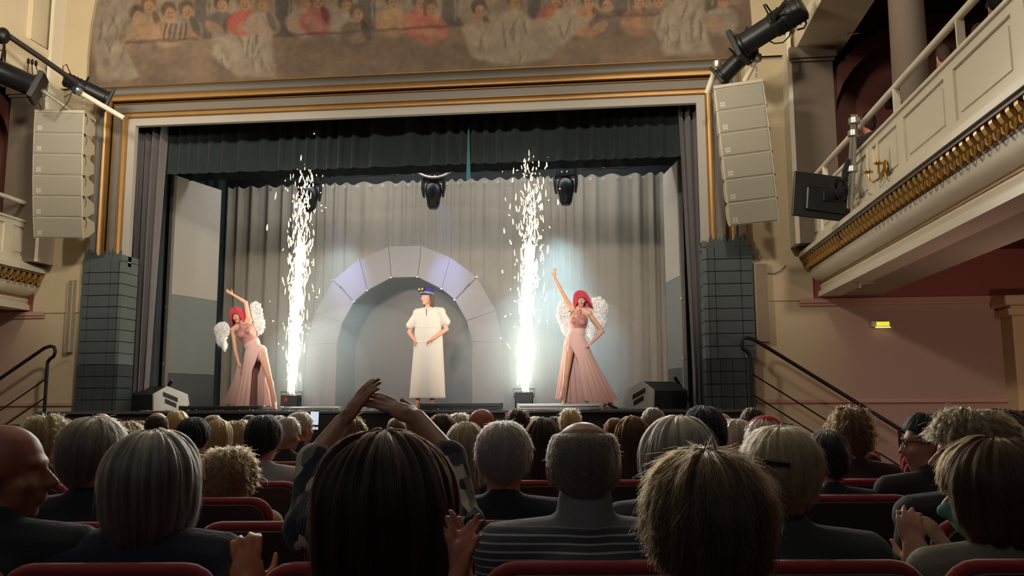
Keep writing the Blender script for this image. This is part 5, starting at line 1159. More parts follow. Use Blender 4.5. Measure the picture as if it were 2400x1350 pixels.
STYLES['wigswing'] = dict(az=(0, 22, 42, 60, 90, 180), ze=(0.036, 0.034, -0.05, -0.105, -0.115, -0.115), th=0.032, low=0.60, clump=0.006, fuzz=0.010, curl=0.0, slen=0.8, swing=-0.34)
STYLES['wig'] = dict(az=(0, 22, 42, 60, 90, 180), ze=(0.036, 0.034, -0.06, -0.115, -0.125, -0.125), th=0.032, low=0.60, clump=0.006, fuzz=0.010, curl=0.0, slen=0.8)
dancer_right()
# ------------------------------------------------------------------ dancer on the left, bending sideways
def dancer_left():
    Y = 0.40; q = lambda px, py, dy=0.0: at_y(px, py, Y+dy)
    foot = q(600, 958); O = Vector((foot.x, Y, ZS)); root = empty('person', O, 0, 'dancer with pink bob wig and white wings bending sideways, arm curved overhead', 'person')
    R = lambda px, py, dy=0.0: q(px, py, dy)-O
    J = dict(pel=R(602, 828), chest=R(578, 781, -0.02), neck=R(566, 760, -0.02), shL=R(546, 774, -0.02), shR=R(583, 752, 0.0), elL=R(552, 822, -0.06), wrL=R(561, 858, -0.10), elR=R(576, 709, 0.0), wrR=R(545, 690, -0.04),
             hipL=R(590, 836), hipR=R(616, 832), knL=R(566, 892, -0.04), anL=R(557, 945, 0.0), toL=R(553, 957, -0.1), knR=R(630, 884, -0.05), anR=R(645, 944, 0.0), toR=R(647, 960, -0.13))
    for s in 'LR': J['to'+s].z = max(J['to'+s].z, 0.022); J['an'+s].z = max(J['an'+s].z, 0.075)
    Mh = head_matrix(R(555, 740, -0.06), 0.12, -0.08, -0.28, 0.95)
    hand = dict(L=(R(569, 881, -0.12)-J['wrL'], (-1, -0.2, 0.3), 0.25), R=(R(528, 680, -0.06)-J['wrR'], (0, -1, -0.3), 0.5))
    figure(root, J, SKIN((240, 182, 152)), hand, False, 0.0075, 1, Mh); eyes(root, Mh)
    c = Blob(); torso(c, J['pel'], J['chest'], J['neck'].lerp(J['chest'], 0.55), J['chest'].lerp(J['shL'], 0.35), J['chest'].lerp(J['shR'], 0.35), 0.98, 0.006, False)
    Rb = basis(J['shR']-J['shL'], J['neck']-J['pel'])
    for s in (-1, 1): c.ell(J['chest']+Rb @ Vector((s*0.062, -0.085, 0)), (0.065, 0.061, 0.06), None, Rb)
    c.cap(J['chest']+Vector((-0.02, -0.07, 0.07)), J['neck']+Vector((0, -0.045, 0.0)), 0.05, 0.030)
    me = c.fuse('bodice', 0.009, 3); me.materials.append(M_BODICE); me.materials.append(M_PINK); link(bpy.data.objects.new('bodice', me), root)
    ax = (J['neck']-J['pel']).normalized()
    for p in me.polygons: p.material_index = 1 if (Vector(p.center)-J['pel']).dot(ax) < 0.20 else 0
    sk = skirt('skirt', root, (J['pel']+Vector((-0.025, 0, 0.12)), 0.136, 0.108), (R(592, 952), 0.26, 0.22), (5.35, 0.50, 0.12), M_PINK, 18, 9, amp=0.04, wave=0.0)
    skirt('sheer_panel', sk, (R(563, 852, -0.06), 0.05, 0.05), (R(548, 947, -0.06), 0.17, 0.08), (0, 0, 0), M_SHEER, 9, 6, nu=60, hip=False, a0=2.6, a1=5.6, amp=0.03)
    harness(root, J)
    make_hair(root, Mh, 'wig', (255, 100, 116), 5, 2600, 72, 24, 1.0, 0.0012)
    feathers(root, [(R(598, 737, 0.16), 0.13, 0.20), (R(604, 762, 0.16), 0.12, 0.16)], 'wing', 3)
    feathers(root, [(R(521, 775, 0.16), 0.13, 0.13), (R(520, 790, 0.16), 0.09, 0.15), (R(527, 810, 0.16), 0.04, 0.09)], 'wing', 4)
    for s in 'LR':
        a, t = J['an'+s], J['to'+s]; d = (t-a); d.z = 0; d.normalize(); b = Blob(); b.cap(a+Vector((0, 0, -0.05))-d*0.03, t+d*0.01, 0.024, 0.026); me = b.fuse('shoe', 0.008, 2); me.materials.append(cmat('shoe_nude', (206, 150, 122), rough=0.4)); link(bpy.data.objects.new('shoe', me), root)
dancer_left()
# ------------------------------------------------------------------ man in the white tunic
def tunic_man():
    Y = 0.9; q = lambda px, py, dy=0.0: at_y(px, py, Y+dy); foot = q(1000, 958); O = Vector((foot.x, Y, ZS)); root = empty('person', O, 0, 'man in long white tunic and blue cap standing before the arch', 'person')
    R = lambda px, py, dy=0.0: q(px, py, dy)-O
    J = dict(pel=R(1003, 806), chest=R(1005, 748), neck=R(1003, 722), shL=R(979, 734), shR=R(1033, 731), elL=R(960, 779, 0.02), wrL=R(970, 795, -0.17), elR=R(1046, 772, 0.0), wrR=R(1014, 794, -0.19),
             hipL=R(990, 818), hipR=R(1016, 818), knL=R(985, 885), anL=R(979, 943), toL=R(975, 956, -0.16), knR=R(1014, 885), anR=R(1013, 943), toR=R(1014, 956, -0.16))
    for s in 'LR': J['to'+s].z = 0.022; J['an'+s].z = max(J['an'+s].z, 0.08)
    Mh = head_matrix(R(1001, 696, -0.04), -0.65, -0.02, 0.04, 1.03)
    hand = dict(L=((0.35, -0.5, -0.55), (1, 0.2, 0.2), 0.75), R=((-0.75, -0.3, -0.5), (-0.2, 0.5, 1), 0.75))
    figure(root, J, SKIN((232, 168, 140)), hand, True, 0.008, 1, Mh); eyes(root, Mh)
    # tunic: shoulders and sleeves fused, hanging straight to the shins
    b = Blob(); torso(b, J['pel'], J['chest'], J['neck'].lerp(J['chest'], 0.35), J['shL'], J['shR'], 1.05, 0.022, True)
    for s, e in (('L', R(961, 764)), ('R', R(1046, 756))):
        b.cap(J['sh'+s]+Vector((0, 0, -0.01)), J['sh'+s].lerp(e, 0.92), 0.068, 0.076)
    top = J['chest']+Vector((0, 0, 0.02)); rings = []
    for t in np.linspace(0, 1, 9):
        c = top.lerp(R(1002, 931), t); rx, ry = 0.208+0.078*t, 0.142+0.062*t
        rings.append([c+Vector((rx*math.cos(a)*(1+0.02*math.sin(7*a+3*t)*t), ry*math.sin(a)*(1+0.03*math.sin(9*a)*t), 0)) for a in np.linspace(0, 2*PI, 40, endpoint=False)])
    b.loft(rings)
    me = b.fuse('tunic', 0.011, 2); me.materials.append(M_LINEN); tu = link(bpy.data.objects.new('tunic', me), root)
    hz = R(1002, 931).z
    b = MB(); b.tube([R(1002, 932)+Vector((0.282*math.cos(a), 0.202*math.sin(a), 0)) for a in np.linspace(0, 2*PI, 37)], 0.009, 6); b.build('hem', M_LINEN, tu, True)
    # collar slit and front pouch panel
    f = J['chest'].y-0.155
    b = MB(); b.tube([J['neck']+Vector((0.0, -0.115, -0.03)), J['chest']+Vector((-0.008, -0.143, 0.04))], [0.009, 0.005], 6); b.build('neck_slit', mat('tunic_shadow', srgb(120, 104, 88), 0.9), tu, True)
    b = MB(); n = 14; r0 = []
    for zz in np.linspace(R(1000, 769).z, R(1000, 804).z, 7):
        w = 0.218+0.02*(R(1000, 769).z-zz)/0.24; r0.append([Vector((J['pel'].x+w*math.sin(a), J['pel'].y-0.160*math.cos(a)-0.004+0.0*zz, zz)) for a in np.linspace(-1.15, 1.2, n)])
    b.loft(r0, False, False); b.build('front_pouch', M_LINEN, tu, 'all')
    b = MB()
    for r in (r0[0], r0[-1]): b.tube(r, 0.006, 6)
    o = b.build('pouch_seam', M_LINEN, tu, True); o['kind'] = 'stuff'
    make_hair(root, Mh, 'shoulder', (112, 96, 82), 8, 700, 56, 20, 1.0, 0.0012)
    # knitted blue cap with goggles of gold and glass
    prof = [(0.102, 0.014), (0.106, 0.03), (0.105, 0.06), (0.094, 0.095), (0.07, 0.122), (0.035, 0.138), (0.005, 0.142)]
    b = MB(); b.lathe(prof, 22, Matrix.Translation((0, -0.010, 0.020)) @ Matrix.Diagonal((0.92, 1.10, 1, 1))); cap_ = b.build('blue_cap', mat('blue_knit', srgb(44, 52, 140), 0.85, var=0.1, scale=40, bump=0.5, bscale=120), root, 'all'); cap_.matrix_local = Mh @ Euler((-0.12, 0, 0)).to_matrix().to_4x4()
    b = MB(); b.tube([(0.105*0.92*math.sin(a)*1.03, -0.008+0.105*1.13*math.cos(a), 0.055+0.025*math.cos(a)) for a in np.linspace(-2.0, 2.0, 20)], 0.012, 6); b.build('cap_band', mat('band_grey', srgb(170, 168, 150), 0.5), cap_, True)
    for s in (-1, 1):
        b = MB(); b.lathe([(0.012, 0), (0.034, 0.0), (0.036, 0.022), (0.028, 0.026)], 14, Matrix.Translation((s*0.036, 0.095, 0.105)) @ Matrix.Rotation(-1.0, 4, 'X')); b.build('goggle_cup', M_BLKMET, cap_, True)
        b = MB().sphere((s*0.036, 0.118, 0.122), (0.026, 0.010, 0.024), 12, 8); b.build('goggle_lens', mat('goggle_gold', srgb(236, 206, 120), 0.2, metal=0.6, var=0.05), cap_, 'all')
STYLES['shoulder'] = dict(az=(0, 60, 80, 98, 180), ze=(0.06, 0.04, -0.08, -0.155, -0.16), th=0.014, low=0.7, clump=0.006, fuzz=0.010, curl=0.004, slen=0.8)
tunic_man()
# ================================================================== THE AUDIENCE
FWD = Vector((math.sin(YAW), math.cos(YAW), 0))           # the way the rows face
RIM = 0.95
def row_d(k): return 1.32+0.69*k                          # depth of the seat backs of row k, counted from the camera
def cloth(col, kind='cloth', **k): return cmat(kind, col, rough=0.9, var=0.15, scale=10, bump=0.2, bscale=120, sheen=0.15, **k)
BODY, JACK, TROU = {}, {}, {}
def seated(male, pose):
    k = 1.0 if male else 0.92
    J = dict(pel=(0, -0.05, 0.50), chest=(0, -0.02, 0.82), neck=(0, 0.0, 0.995), shL=(-0.188*k, 0, 0.942), shR=(0.188*k, 0, 0.942), elL=(-0.235*k, 0.04, 0.63), elR=(0.235*k, 0.04, 0.63), wrL=(-0.12, 0.25, 0.58), wrR=(0.12, 0.25, 0.58),
             hipL=(-0.09, 0.0, 0.50), hipR=(0.09, 0.0, 0.50), knL=(-0.12, 0.40, 0.52), knR=(0.12, 0.40, 0.52), anL=(-0.12, 0.42, 0.10), anR=(0.12, 0.42, 0.10), toL=(-0.13, 0.56, 0.03), toR=(0.13, 0.56, 0.03))
    H = dict(L=((0.5, 0.8, -0.2), (0, 0, 1), 0.5), R=((-0.5, 0.8, -0.2), (0, 0, 1), 0.5))
    if pose == 'clap':
        J.update(elL=(-0.27, 0.12, 0.68), elR=(0.27, 0.12, 0.68), wrL=(-0.08, 0.30, 0.80), wrR=(0.08, 0.30, 0.80)); H = dict(L=((0.35, 0.3, 0.9), (-1, 0, 0.2), 0.2), R=((-0.35, 0.3, 0.9), (1, 0, 0.2), 0.2))
    if pose == 'phone':
        J.update(elL=(-0.24, 0.14, 0.74), elR=(0.24, 0.20, 0.76), wrL=(-0.05, 0.36, 0.82), wrR=(0.20, 0.36, 1.00)); H = dict(L=((0.3, 0.6, 0.5), (0, 0, 1), 0.6), R=((-0.2, 0.1, 1), (0, -1, 0.1), 0.9))
    return {a: Vector(b) for a, b in J.items()}, H
def body_mesh(male, yaw, pose, voxel, J=None, H=None, key=None, roll=0.0, pitch=0.0):
    key = key or (male, round(yaw/20), pose, voxel, roll, pitch)
    Mh = Matrix.Translation((0, 0.03, 1.14)) @ Euler((0, math.radians(roll), 0)).to_matrix().to_4x4() @ Euler((math.radians(pitch), 0, math.radians(-20*round(yaw/20)))).to_matrix().to_4x4()
    if key not in BODY:
        if J is None: J, H = seated(male, pose)
        b = Blob(); torso(b, J['pel'], J['chest'], J['neck'], J['shL'], J['shR'], 0.95, 0, male)
        b.cap(J['neck']-Vector((0, 0.01, 0.03)), Mh @ Vector((0, -0.015, -0.06)), 0.056 if male else 0.046, 0.056 if male else 0.045); add_head(b, Mh, male)
        q = (1.12 if key[0] == 'own' else 1.0) if male or key[0] == 'own' else 0.88
        for s in 'LR':
            b.chain([J['sh'+s], J['el'+s], J['wr'+s]], [0.050*q, 0.040*q, 0.027*q]); add_hand(b, J['wr'+s], H[s][0], H[s][1], 1 if s == 'R' else -1, H[s][2], 0.30 if key[0] == 'own' else 0.12, q*(0.95 if key[0] == 'own' else 1.0))
            b.chain([J['hip'+s], J['kn'+s], J['an'+s]], [0.085, 0.058, 0.040]); b.cap(J['an'+s], J['to'+s], 0.038, 0.028)
        BODY[key] = b.fuse('body', 0.0062 if key[0] == 'own' else voxel, 3)
    return BODY[key], Mh
def jacket_mesh(male, pose, voxel, J=None, key=None, collar=0.0, sleeve=0.97, puff=0.0):
    key = key or (male, pose, voxel, collar, puff)
    if key not in JACK:
        if J is None: J, H = seated(male, pose)
        b = Blob(); g = 0.022+puff; torso(b, J['pel'], J['chest'], J['neck'].lerp(J['chest'], 0.3), J['shL'], J['shR'], 0.97, g, male)
        for s in 'LR':
            b.chain([J['sh'+s], J['el'+s]], [0.066+puff, 0.056+puff]); b.cap(J['el'+s], J['el'+s].lerp(J['wr'+s], sleeve-0.1), 0.056+puff, 0.042+puff)
        b.cap(J['neck']+Vector((0, -0.015, -0.05)), J['neck']+Vector((0, -0.005, 0.005+collar)), 0.085+puff, 0.068)
        JACK[key] = b.fuse('jacket', voxel*1.2, 4)
    return JACK[key]
def trouser_mesh():
    if 0 not in TROU:
        J, H = seated(True, 'lap'); b = Blob(); b.ell(J['pel'], (0.185, 0.14, 0.12))
        for s in 'LR':
            b.chain([J['hip'+s], J['kn'+s], J['an'+s]], [0.10, 0.078, 0.058])
        TROU[0] = b.fuse('trousers', 0.016, 3)
    return TROU[0]
def inst(name, me, m, parent, M=None):
    """an object on shared mesh data with a material of its own"""
    o = bpy.data.objects.new(name, me); link(o, parent)
    if not me.materials: me.materials.append(m)
    o.material_slots[0].link = 'OBJECT'; o.material_slots[0].material = m
    if M is not None: o.matrix_local = M
    return o
HW = {'short': 0.180, 'crop': 0.165, 'messy': 0.200, 'curly': 0.212, 'bob': 0.208, 'fullbob': 0.224, 'long': 0.202, 'fringe': 0.162, 'tousled': 0.196, 'bald': 0.156}
SEATED = []
SK0 = (196, 142, 116)
def person(cx, top, w, row, st, hair, label, jk=(44, 46, 54), male=True, yaw=0, pose='lap', skin=SK0, ns=None, bx=0.0, d=None, collar=0.0, jmat=None, roll=0.0, pitch=0.0, puff=0.0, J=None, H=None, group=None, seed=None, brim=None):
    d = d or row_d(row)+0.20; s = min(1.16, max(0.80, w*d/FOC/HW[st]))
    th = STYLES[st]['th'] if st in STYLES else 0.0
    T = at_d(cx, top, d); hz = T.z-(0.113+th)*s                      # head centre height
    sz = hz/1.14; sx = 0.5*(s+1.0)*min(1.05, max(0.95, sz))
    rz = -YAW; base = Vector((T.x, T.y, 0))-FWD*0.03*sx
    root = empty('person', base, rz, label, 'person', group); root.scale = (sx, sx, sz)
    near = row <= 2; vox = 0.008 if row <= 2 else 0.012
    jk_key = None
    if J is not None:
        inv = (Matrix.Translation(base) @ Matrix.Rotation(rz, 4, 'Z') @ Matrix.Diagonal((sx, sx, sz, 1))).inverted()
        J0, H0 = seated(male, 'lap'); J0.update({a: inv @ b_ for a, b_ in J.items()}); H0.update(H or {}); J, H = J0, H0; key = ('own', cx, row)
    else: key = None
    me, Mh = body_mesh(male, yaw, pose, vox, J, H, key, roll, pitch)
    inst('body', me, SKIN(skin), root)
    f = s/sx; Mh2 = Mh @ Matrix.Scale(max(0.98, min(1.12, f)), 4)
    if st != 'bald':
        n = ns if ns is not None else (7000 if row <= 1 else 4500 if row <= 2 else 1500 if row <= 4 else 500)
        make_hair(root, Mh2, st, hair, int(cx+row*7) if seed is None else seed, n, 96 if near else 40, 30 if near else 16, 1.0, 0.0003 if row <= 1 else 0.00045 if row <= 2 else 0.0008 if row <= 5 else 0.0012)
    m = jmat or cloth(jk); sl = 0.97
    inst('jacket', jacket_mesh(male, pose, vox, J, key, collar, 0.97 if J is None else 0.25, puff), m, root)
    inst('trousers', trouser_mesh(), cloth((40, 40, 46)), root)
    SEATED.append((row, root, label, bx))
    return root, Mh2
def glasses(root, Mh, col=(40, 36, 34)):
    m = cmat('spectacle', col, rough=0.3)
    g = empty('glasses', (0, 0, 0)); g.parent = root; g.matrix_local = Mh
    for s in (-1, 1):
        MB().tube([(s*0.033+0.023*math.cos(a), 0.098, 0.0+0.018*math.sin(a)) for a in np.linspace(0, 2*PI, 15)], 0.0022, 5).build('lens_rim', m, g, True)
        MB().tube([(s*0.056, 0.097, 0.005), (s*0.078, 0.06, 0.006), (s*0.083, -0.01, -0.002)], 0.0022, 5).build('temple', m, g, True)
    MB().tube([(-0.010, 0.099, 0.003), (0, 0.102, 0.006), (0.010, 0.099, 0.003)], 0.0022, 5).build('bridge', m, g, True)
# ---- striped knitwear and patterned blouse: flat prints in the cloth
def stripes():
    m = cloth((70, 74, 76), 'striped'); nt = m.node_tree; b = nt.nodes['Principled BSDF']; tc = nt.nodes.new('ShaderNodeTexCoord')
    wv = nt.nodes.new('ShaderNodeTexWave'); wv.bands_direction = 'Z'; wv.inputs['Scale'].default_value = 17; wv.inputs['Distortion'].default_value = 0.5; wv.inputs['Detail Scale'].default_value = 0.6
    nt.links.new(tc.outputs['Object'], wv.inputs['Vector']); sp = nt.nodes.new('ShaderNodeSeparateXYZ'); nt.links.new(tc.outputs['Object'], sp.inputs[0])
    r = nt.nodes.new('ShaderNodeValToRGB'); r.color_ramp.elements[0].position = 0.80; r.color_ramp.elements[0].color = srgb(72, 78, 80); r.color_ramp.elements[1].position = 0.93; r.color_ramp.elements[1].color = srgb(176, 178, 174); nt.links.new(wv.outputs['Fac'], r.inputs[0])
    mr = nt.nodes.new('ShaderNodeMapRange'); mr.inputs[1].default_value = 1.0; mr.inputs[2].default_value = 1.01; nt.links.new(sp.outputs[2], mr.inputs[0])
    mx = nt.nodes.new('ShaderNodeMix'); mx.data_type = 'RGBA'; mx.inputs[7].default_value = srgb(120, 122, 120); nt.links.new(mr.outputs[0], mx.inputs[0]); nt.links.new(r.outputs[0], mx.inputs[6]); nt.links.new(mx.outputs[2], b.inputs['Base Color']); return m
def leafprint():
    m = cloth((50, 60, 66), 'leafprint'); nt = m.node_tree; b = nt.nodes['Principled BSDF']; tc = nt.nodes.new('ShaderNodeTexCoord'); mp = nt.nodes.new('ShaderNodeMapping'); mp.inputs['Scale'].default_value = (1, 1, 0.55); mp.inputs['Rotation'].default_value = (0.5, 0.6, 0)
    n = nt.nodes.new('ShaderNodeTexNoise'); n.inputs['Scale'].default_value = 14; n.inputs['Detail'].default_value = 1.0; nt.links.new(tc.outputs['Object'], mp.inputs[0]); nt.links.new(mp.outputs[0], n.inputs['Vector'])
    ad = nt.nodes.new('ShaderNodeVectorMath'); ad.operation = 'MULTIPLY_ADD'; ad.inputs[1].default_value = (0.09, 0.09, 0.09); nt.links.new(n.outputs['Color'], ad.inputs[0]); nt.links.new(mp.outputs[0], ad.inputs[2])
    vo = nt.nodes.new('ShaderNodeTexVoronoi'); vo.inputs['Scale'].default_value = 24; nt.links.new(ad.outputs[0], vo.inputs['Vector'])
    sx = nt.nodes.new('ShaderNodeSeparateColor'); nt.links.new(vo.outputs['Color'], sx.inputs[0])
    r = nt.nodes.new('ShaderNodeValToRGB'); r.color_ramp.interpolation = 'CONSTANT'; e = r.color_ramp.elements; e[0].color = srgb(26, 40, 50); e[1].position = 0.42; e[1].color = srgb(66, 66, 72)
    for p, c in ((0.66, (112, 110, 100)), (0.80, (30, 40, 46)), (0.88, (186, 182, 156))): q = e.new(p); q.color = srgb(*c)
    nt.links.new(sx.outputs[0], r.inputs[0]); nt.links.new(r.outputs[0], b.inputs['Base Color']); return m
# ---- row nearest the camera
r_, M_ = person(905, 1003, 312, 0, 'fullbob', (60, 43, 26), 'woman with large round dark brown bob, in front centre of the picture', (26, 30, 38), False, ns=9000, skin=(170, 108, 84),
       J=dict(elL=at_d(920, 1620, 1.25), wrL=at_d(1036, 1496, 1.20), elR=at_d(1130, 1620, 1.35), wrR=at_d(1098, 1484, 1.24)), H=dict(L=(Vector((0.25, 0.1, 1)), Vector((-1, -0.3, 0.2)), 0.15), R=(Vector((-0.12, 0.1, 1)), Vector((1, -0.3, 0.1)), 0.15)))
b = MB(); b.tube([(0.083, -0.01, -0.05), (0.078, 0.02, -0.075), (0.066, 0.06, -0.09)], 0.003, 5); o = b.build('mask_strap', cmat('cord', (200, 206, 206)), r_, True); o.matrix_local = M_
person(1650, 1043, 288, 0, 'tousled', (96, 79, 57), 'man with tousled light brown hair, large and dark in front right of centre', (34, 36, 44), True, ns=9000)
# ---- first full row of seat backs
r_, M_ = person(22, 985, 160, 1, 'fringe', (96, 76, 62), 'bald man in profile facing right at the left edge of the picture', (30, 36, 40), True, yaw=72, skin=(158, 98, 78), bx=-0.10); 
person(365, 1003, 202, 1, 'bob', (176, 170, 156), 'woman with smooth grey bob and dark blue jacket', (30, 38, 50), False, ns=9000, puff=0.02, skin=(200, 124, 84),
       J=dict(elR=at_d(628, 1490, 2.02), wrR=at_d(582, 1392, 1.98)), H=dict(R=(Vector((-0.15, 0.2, 1)), Vector((0.3, -1, 0.1)), 1.1)))
dE = row_d(1)+0.20
def pd(x, y, d): return at_d(x, y, d)
HE = dict(L=(Vector((0.58, 0.1, 0.80)), Vector((-0.55, -0.55, 0.5)), 0.22), R=(Vector((-0.90, 0.1, 0.42)), Vector((0.2, -0.6, 0.8)), 0.20))
person(905, 1045, 165, 1, 'short', (110, 84, 58), 'woman in leaf print blouse holding both bare arms up in a curve', None, False, jmat=leafprint(), skin=(150, 104, 84),
       J=dict(shL=pd(728, 1236, dE), shR=pd(1076, 1236, dE), elL=pd(738, 1082, dE+0.12), wrL=pd(800, 994, dE+0.24), elR=pd(1052, 1076, dE+0.12), wrR=pd(978, 982, dE+0.24)), H=HE)
person(1365, 974, 166, 1, 'fringe', (128, 120, 110), 'balding man in grey turtleneck jumper with white stripes', None, True, jmat=stripes(), collar=0.055, skin=(186, 134, 112))
r_, M_ = person(1828, 993, 180, 1, 'short', (186, 168, 136), 'woman with pale short hair held by a dark clip', (52, 60, 56), False, yaw=20, ns=7000)
o = MB().bbox(-0.03, 0.03, -0.010, 0.0, -0.006, 0.006, 0.003).build('hair_clip', cmat('clip', (40, 34, 30), rough=0.4), r_); o.matrix_local = M_ @ Matrix.Translation((-0.005, -0.122, 0.045)) @ Euler((0.25, 0.1, 0)).to_matrix().to_4x4()
r_, M_ = person(2318, 1018, 205, 1, 'bob', (100, 80, 56), 'woman in pale cardigan with green face mask, clapping at the right edge', (112, 108, 92), False, yaw=-55, ns=7000,
       J=dict(elL=at_d(2140, 1400, 2.2), wrL=at_d(2158, 1336, 2.25), elR=at_d(2330, 1420, 2.25), wrR=at_d(2252, 1332, 2.25)), H=dict(L=(Vector((-0.1, 0.2, 1)), Vector((-0.8, -0.6, 0)), 0.25), R=(Vector((-0.5, 0.2, 0.9)), Vector((0.6, -0.7, 0.4)), 0.4)))
b = Blob(); b.ell((0, 0.034, -0.062), (0.0615, 0.0635, 0.052)); b.cap((0, 0.088, -0.03), (0, 0.106, -0.046), 0.018, 0.02); me = b.fuse('face_mask', 0.008, 2); o = inst('face_mask', me, cmat('mask', (96, 158, 140), rough=0.8), r_, M_)
# ---- second row
person(225, 970, 150, 2, 'short', (142, 134, 122), 'broad man with short grey hair behind the bald man in profile', (34, 38, 44), True, roll=4)
person(1180, 982, 130, 2, 'crop', (158, 152, 144), 'man with cropped grey hair and dark jacket left of the striped jumper', (30, 40, 50), True)
person(1586, 967, 166, 2, 'bob', (206, 196, 174), 'woman with white bob hair behind the tousled man', (60, 60, 66), False, ns=6000)
r_, M_ = person(2268, 953, 165, 2, 'messy', (156, 138, 106), 'grey haired man facing left behind the woman with the green mask', (36, 38, 40), True, yaw=-55)
# ---- third row
person(540, 1044, 122, 3, 'curly', (154, 128, 94), 'short person with light brown curls and sand coloured jumper', (170, 142, 104), False, ns=1200, pitch=-4)
person(1092, 1000, 88, 3, 'long', (180, 162, 132), 'woman with long straight ash blond hair', (46, 44, 48), False)
person(1648, 955, 98, 3, 'short', (38, 36, 38), 'tall man with dark short hair behind the white bob', (32, 34, 38), True)
person(1937, 1012, 92, 3, 'short', (56, 50, 48), 'person with dark hair in dark coat beside the empty seats', (40, 44, 50), True, roll=-4)
r_, M_ = person(2166, 980, 76, 3, 'short', (34, 30, 28), 'bearded dark haired man with glasses facing left', (40, 36, 34), True, yaw=-70, pose='clap'); glasses(r_, M_)
# ---- fourth row
person(112, 984, 84, 4, 'curly', (172, 154, 112), 'person with blond grey curls by the left edge', (50, 50, 50), False, yaw=20)
person(620, 974, 82, 4, 'short', (44, 42, 46), 'man with dark hair and pale shirt', (168, 164, 160), True, yaw=10)
person(1272, 988, 66, 4, 'long', (74, 56, 44), 'woman with long dark brown hair left of the balding head', (44, 42, 46), False)
person(1482, 984, 78, 4, 'long', (104, 76, 46), 'woman with long brown hair with golden edge right of the balding head', (44, 40, 44), False)
r_, M_ = person(1792, 978, 90, 4, 'short', (196, 184, 160), 'person in a red headscarf behind the pale haired woman', (60, 40, 40), False, yaw=20)
f_, S_, q_ = hair_field('short', 2); ph = np.linspace(-1.9, 1.9, 26); tt = np.linspace(0, 0.62, 10); PH, TT = np.meshgrid(ph, tt); pts = f_(PH, TT, np.full_like(PH, 0.012)); b = MB(); b.loft([[Vector(p) for p in rr_] for rr_ in pts], False, False)
o = b.build('red_headscarf', cmat('scarf', (176, 34, 40), rough=0.8), r_, 'all'); o.matrix_local = M_ @ Matrix.Rotation(PI, 4, 'Z')
person(1992, 962, 90, 4, 'curly', (128, 104, 70), 'person with brown blond curls sitting before the mauve wall', (66, 42, 42), False)
person(2345, 966, 84, 4, 'messy', (50, 36, 34), 'person with dark wavy hair behind the grey haired man', (44, 36, 38), True, yaw=-20)
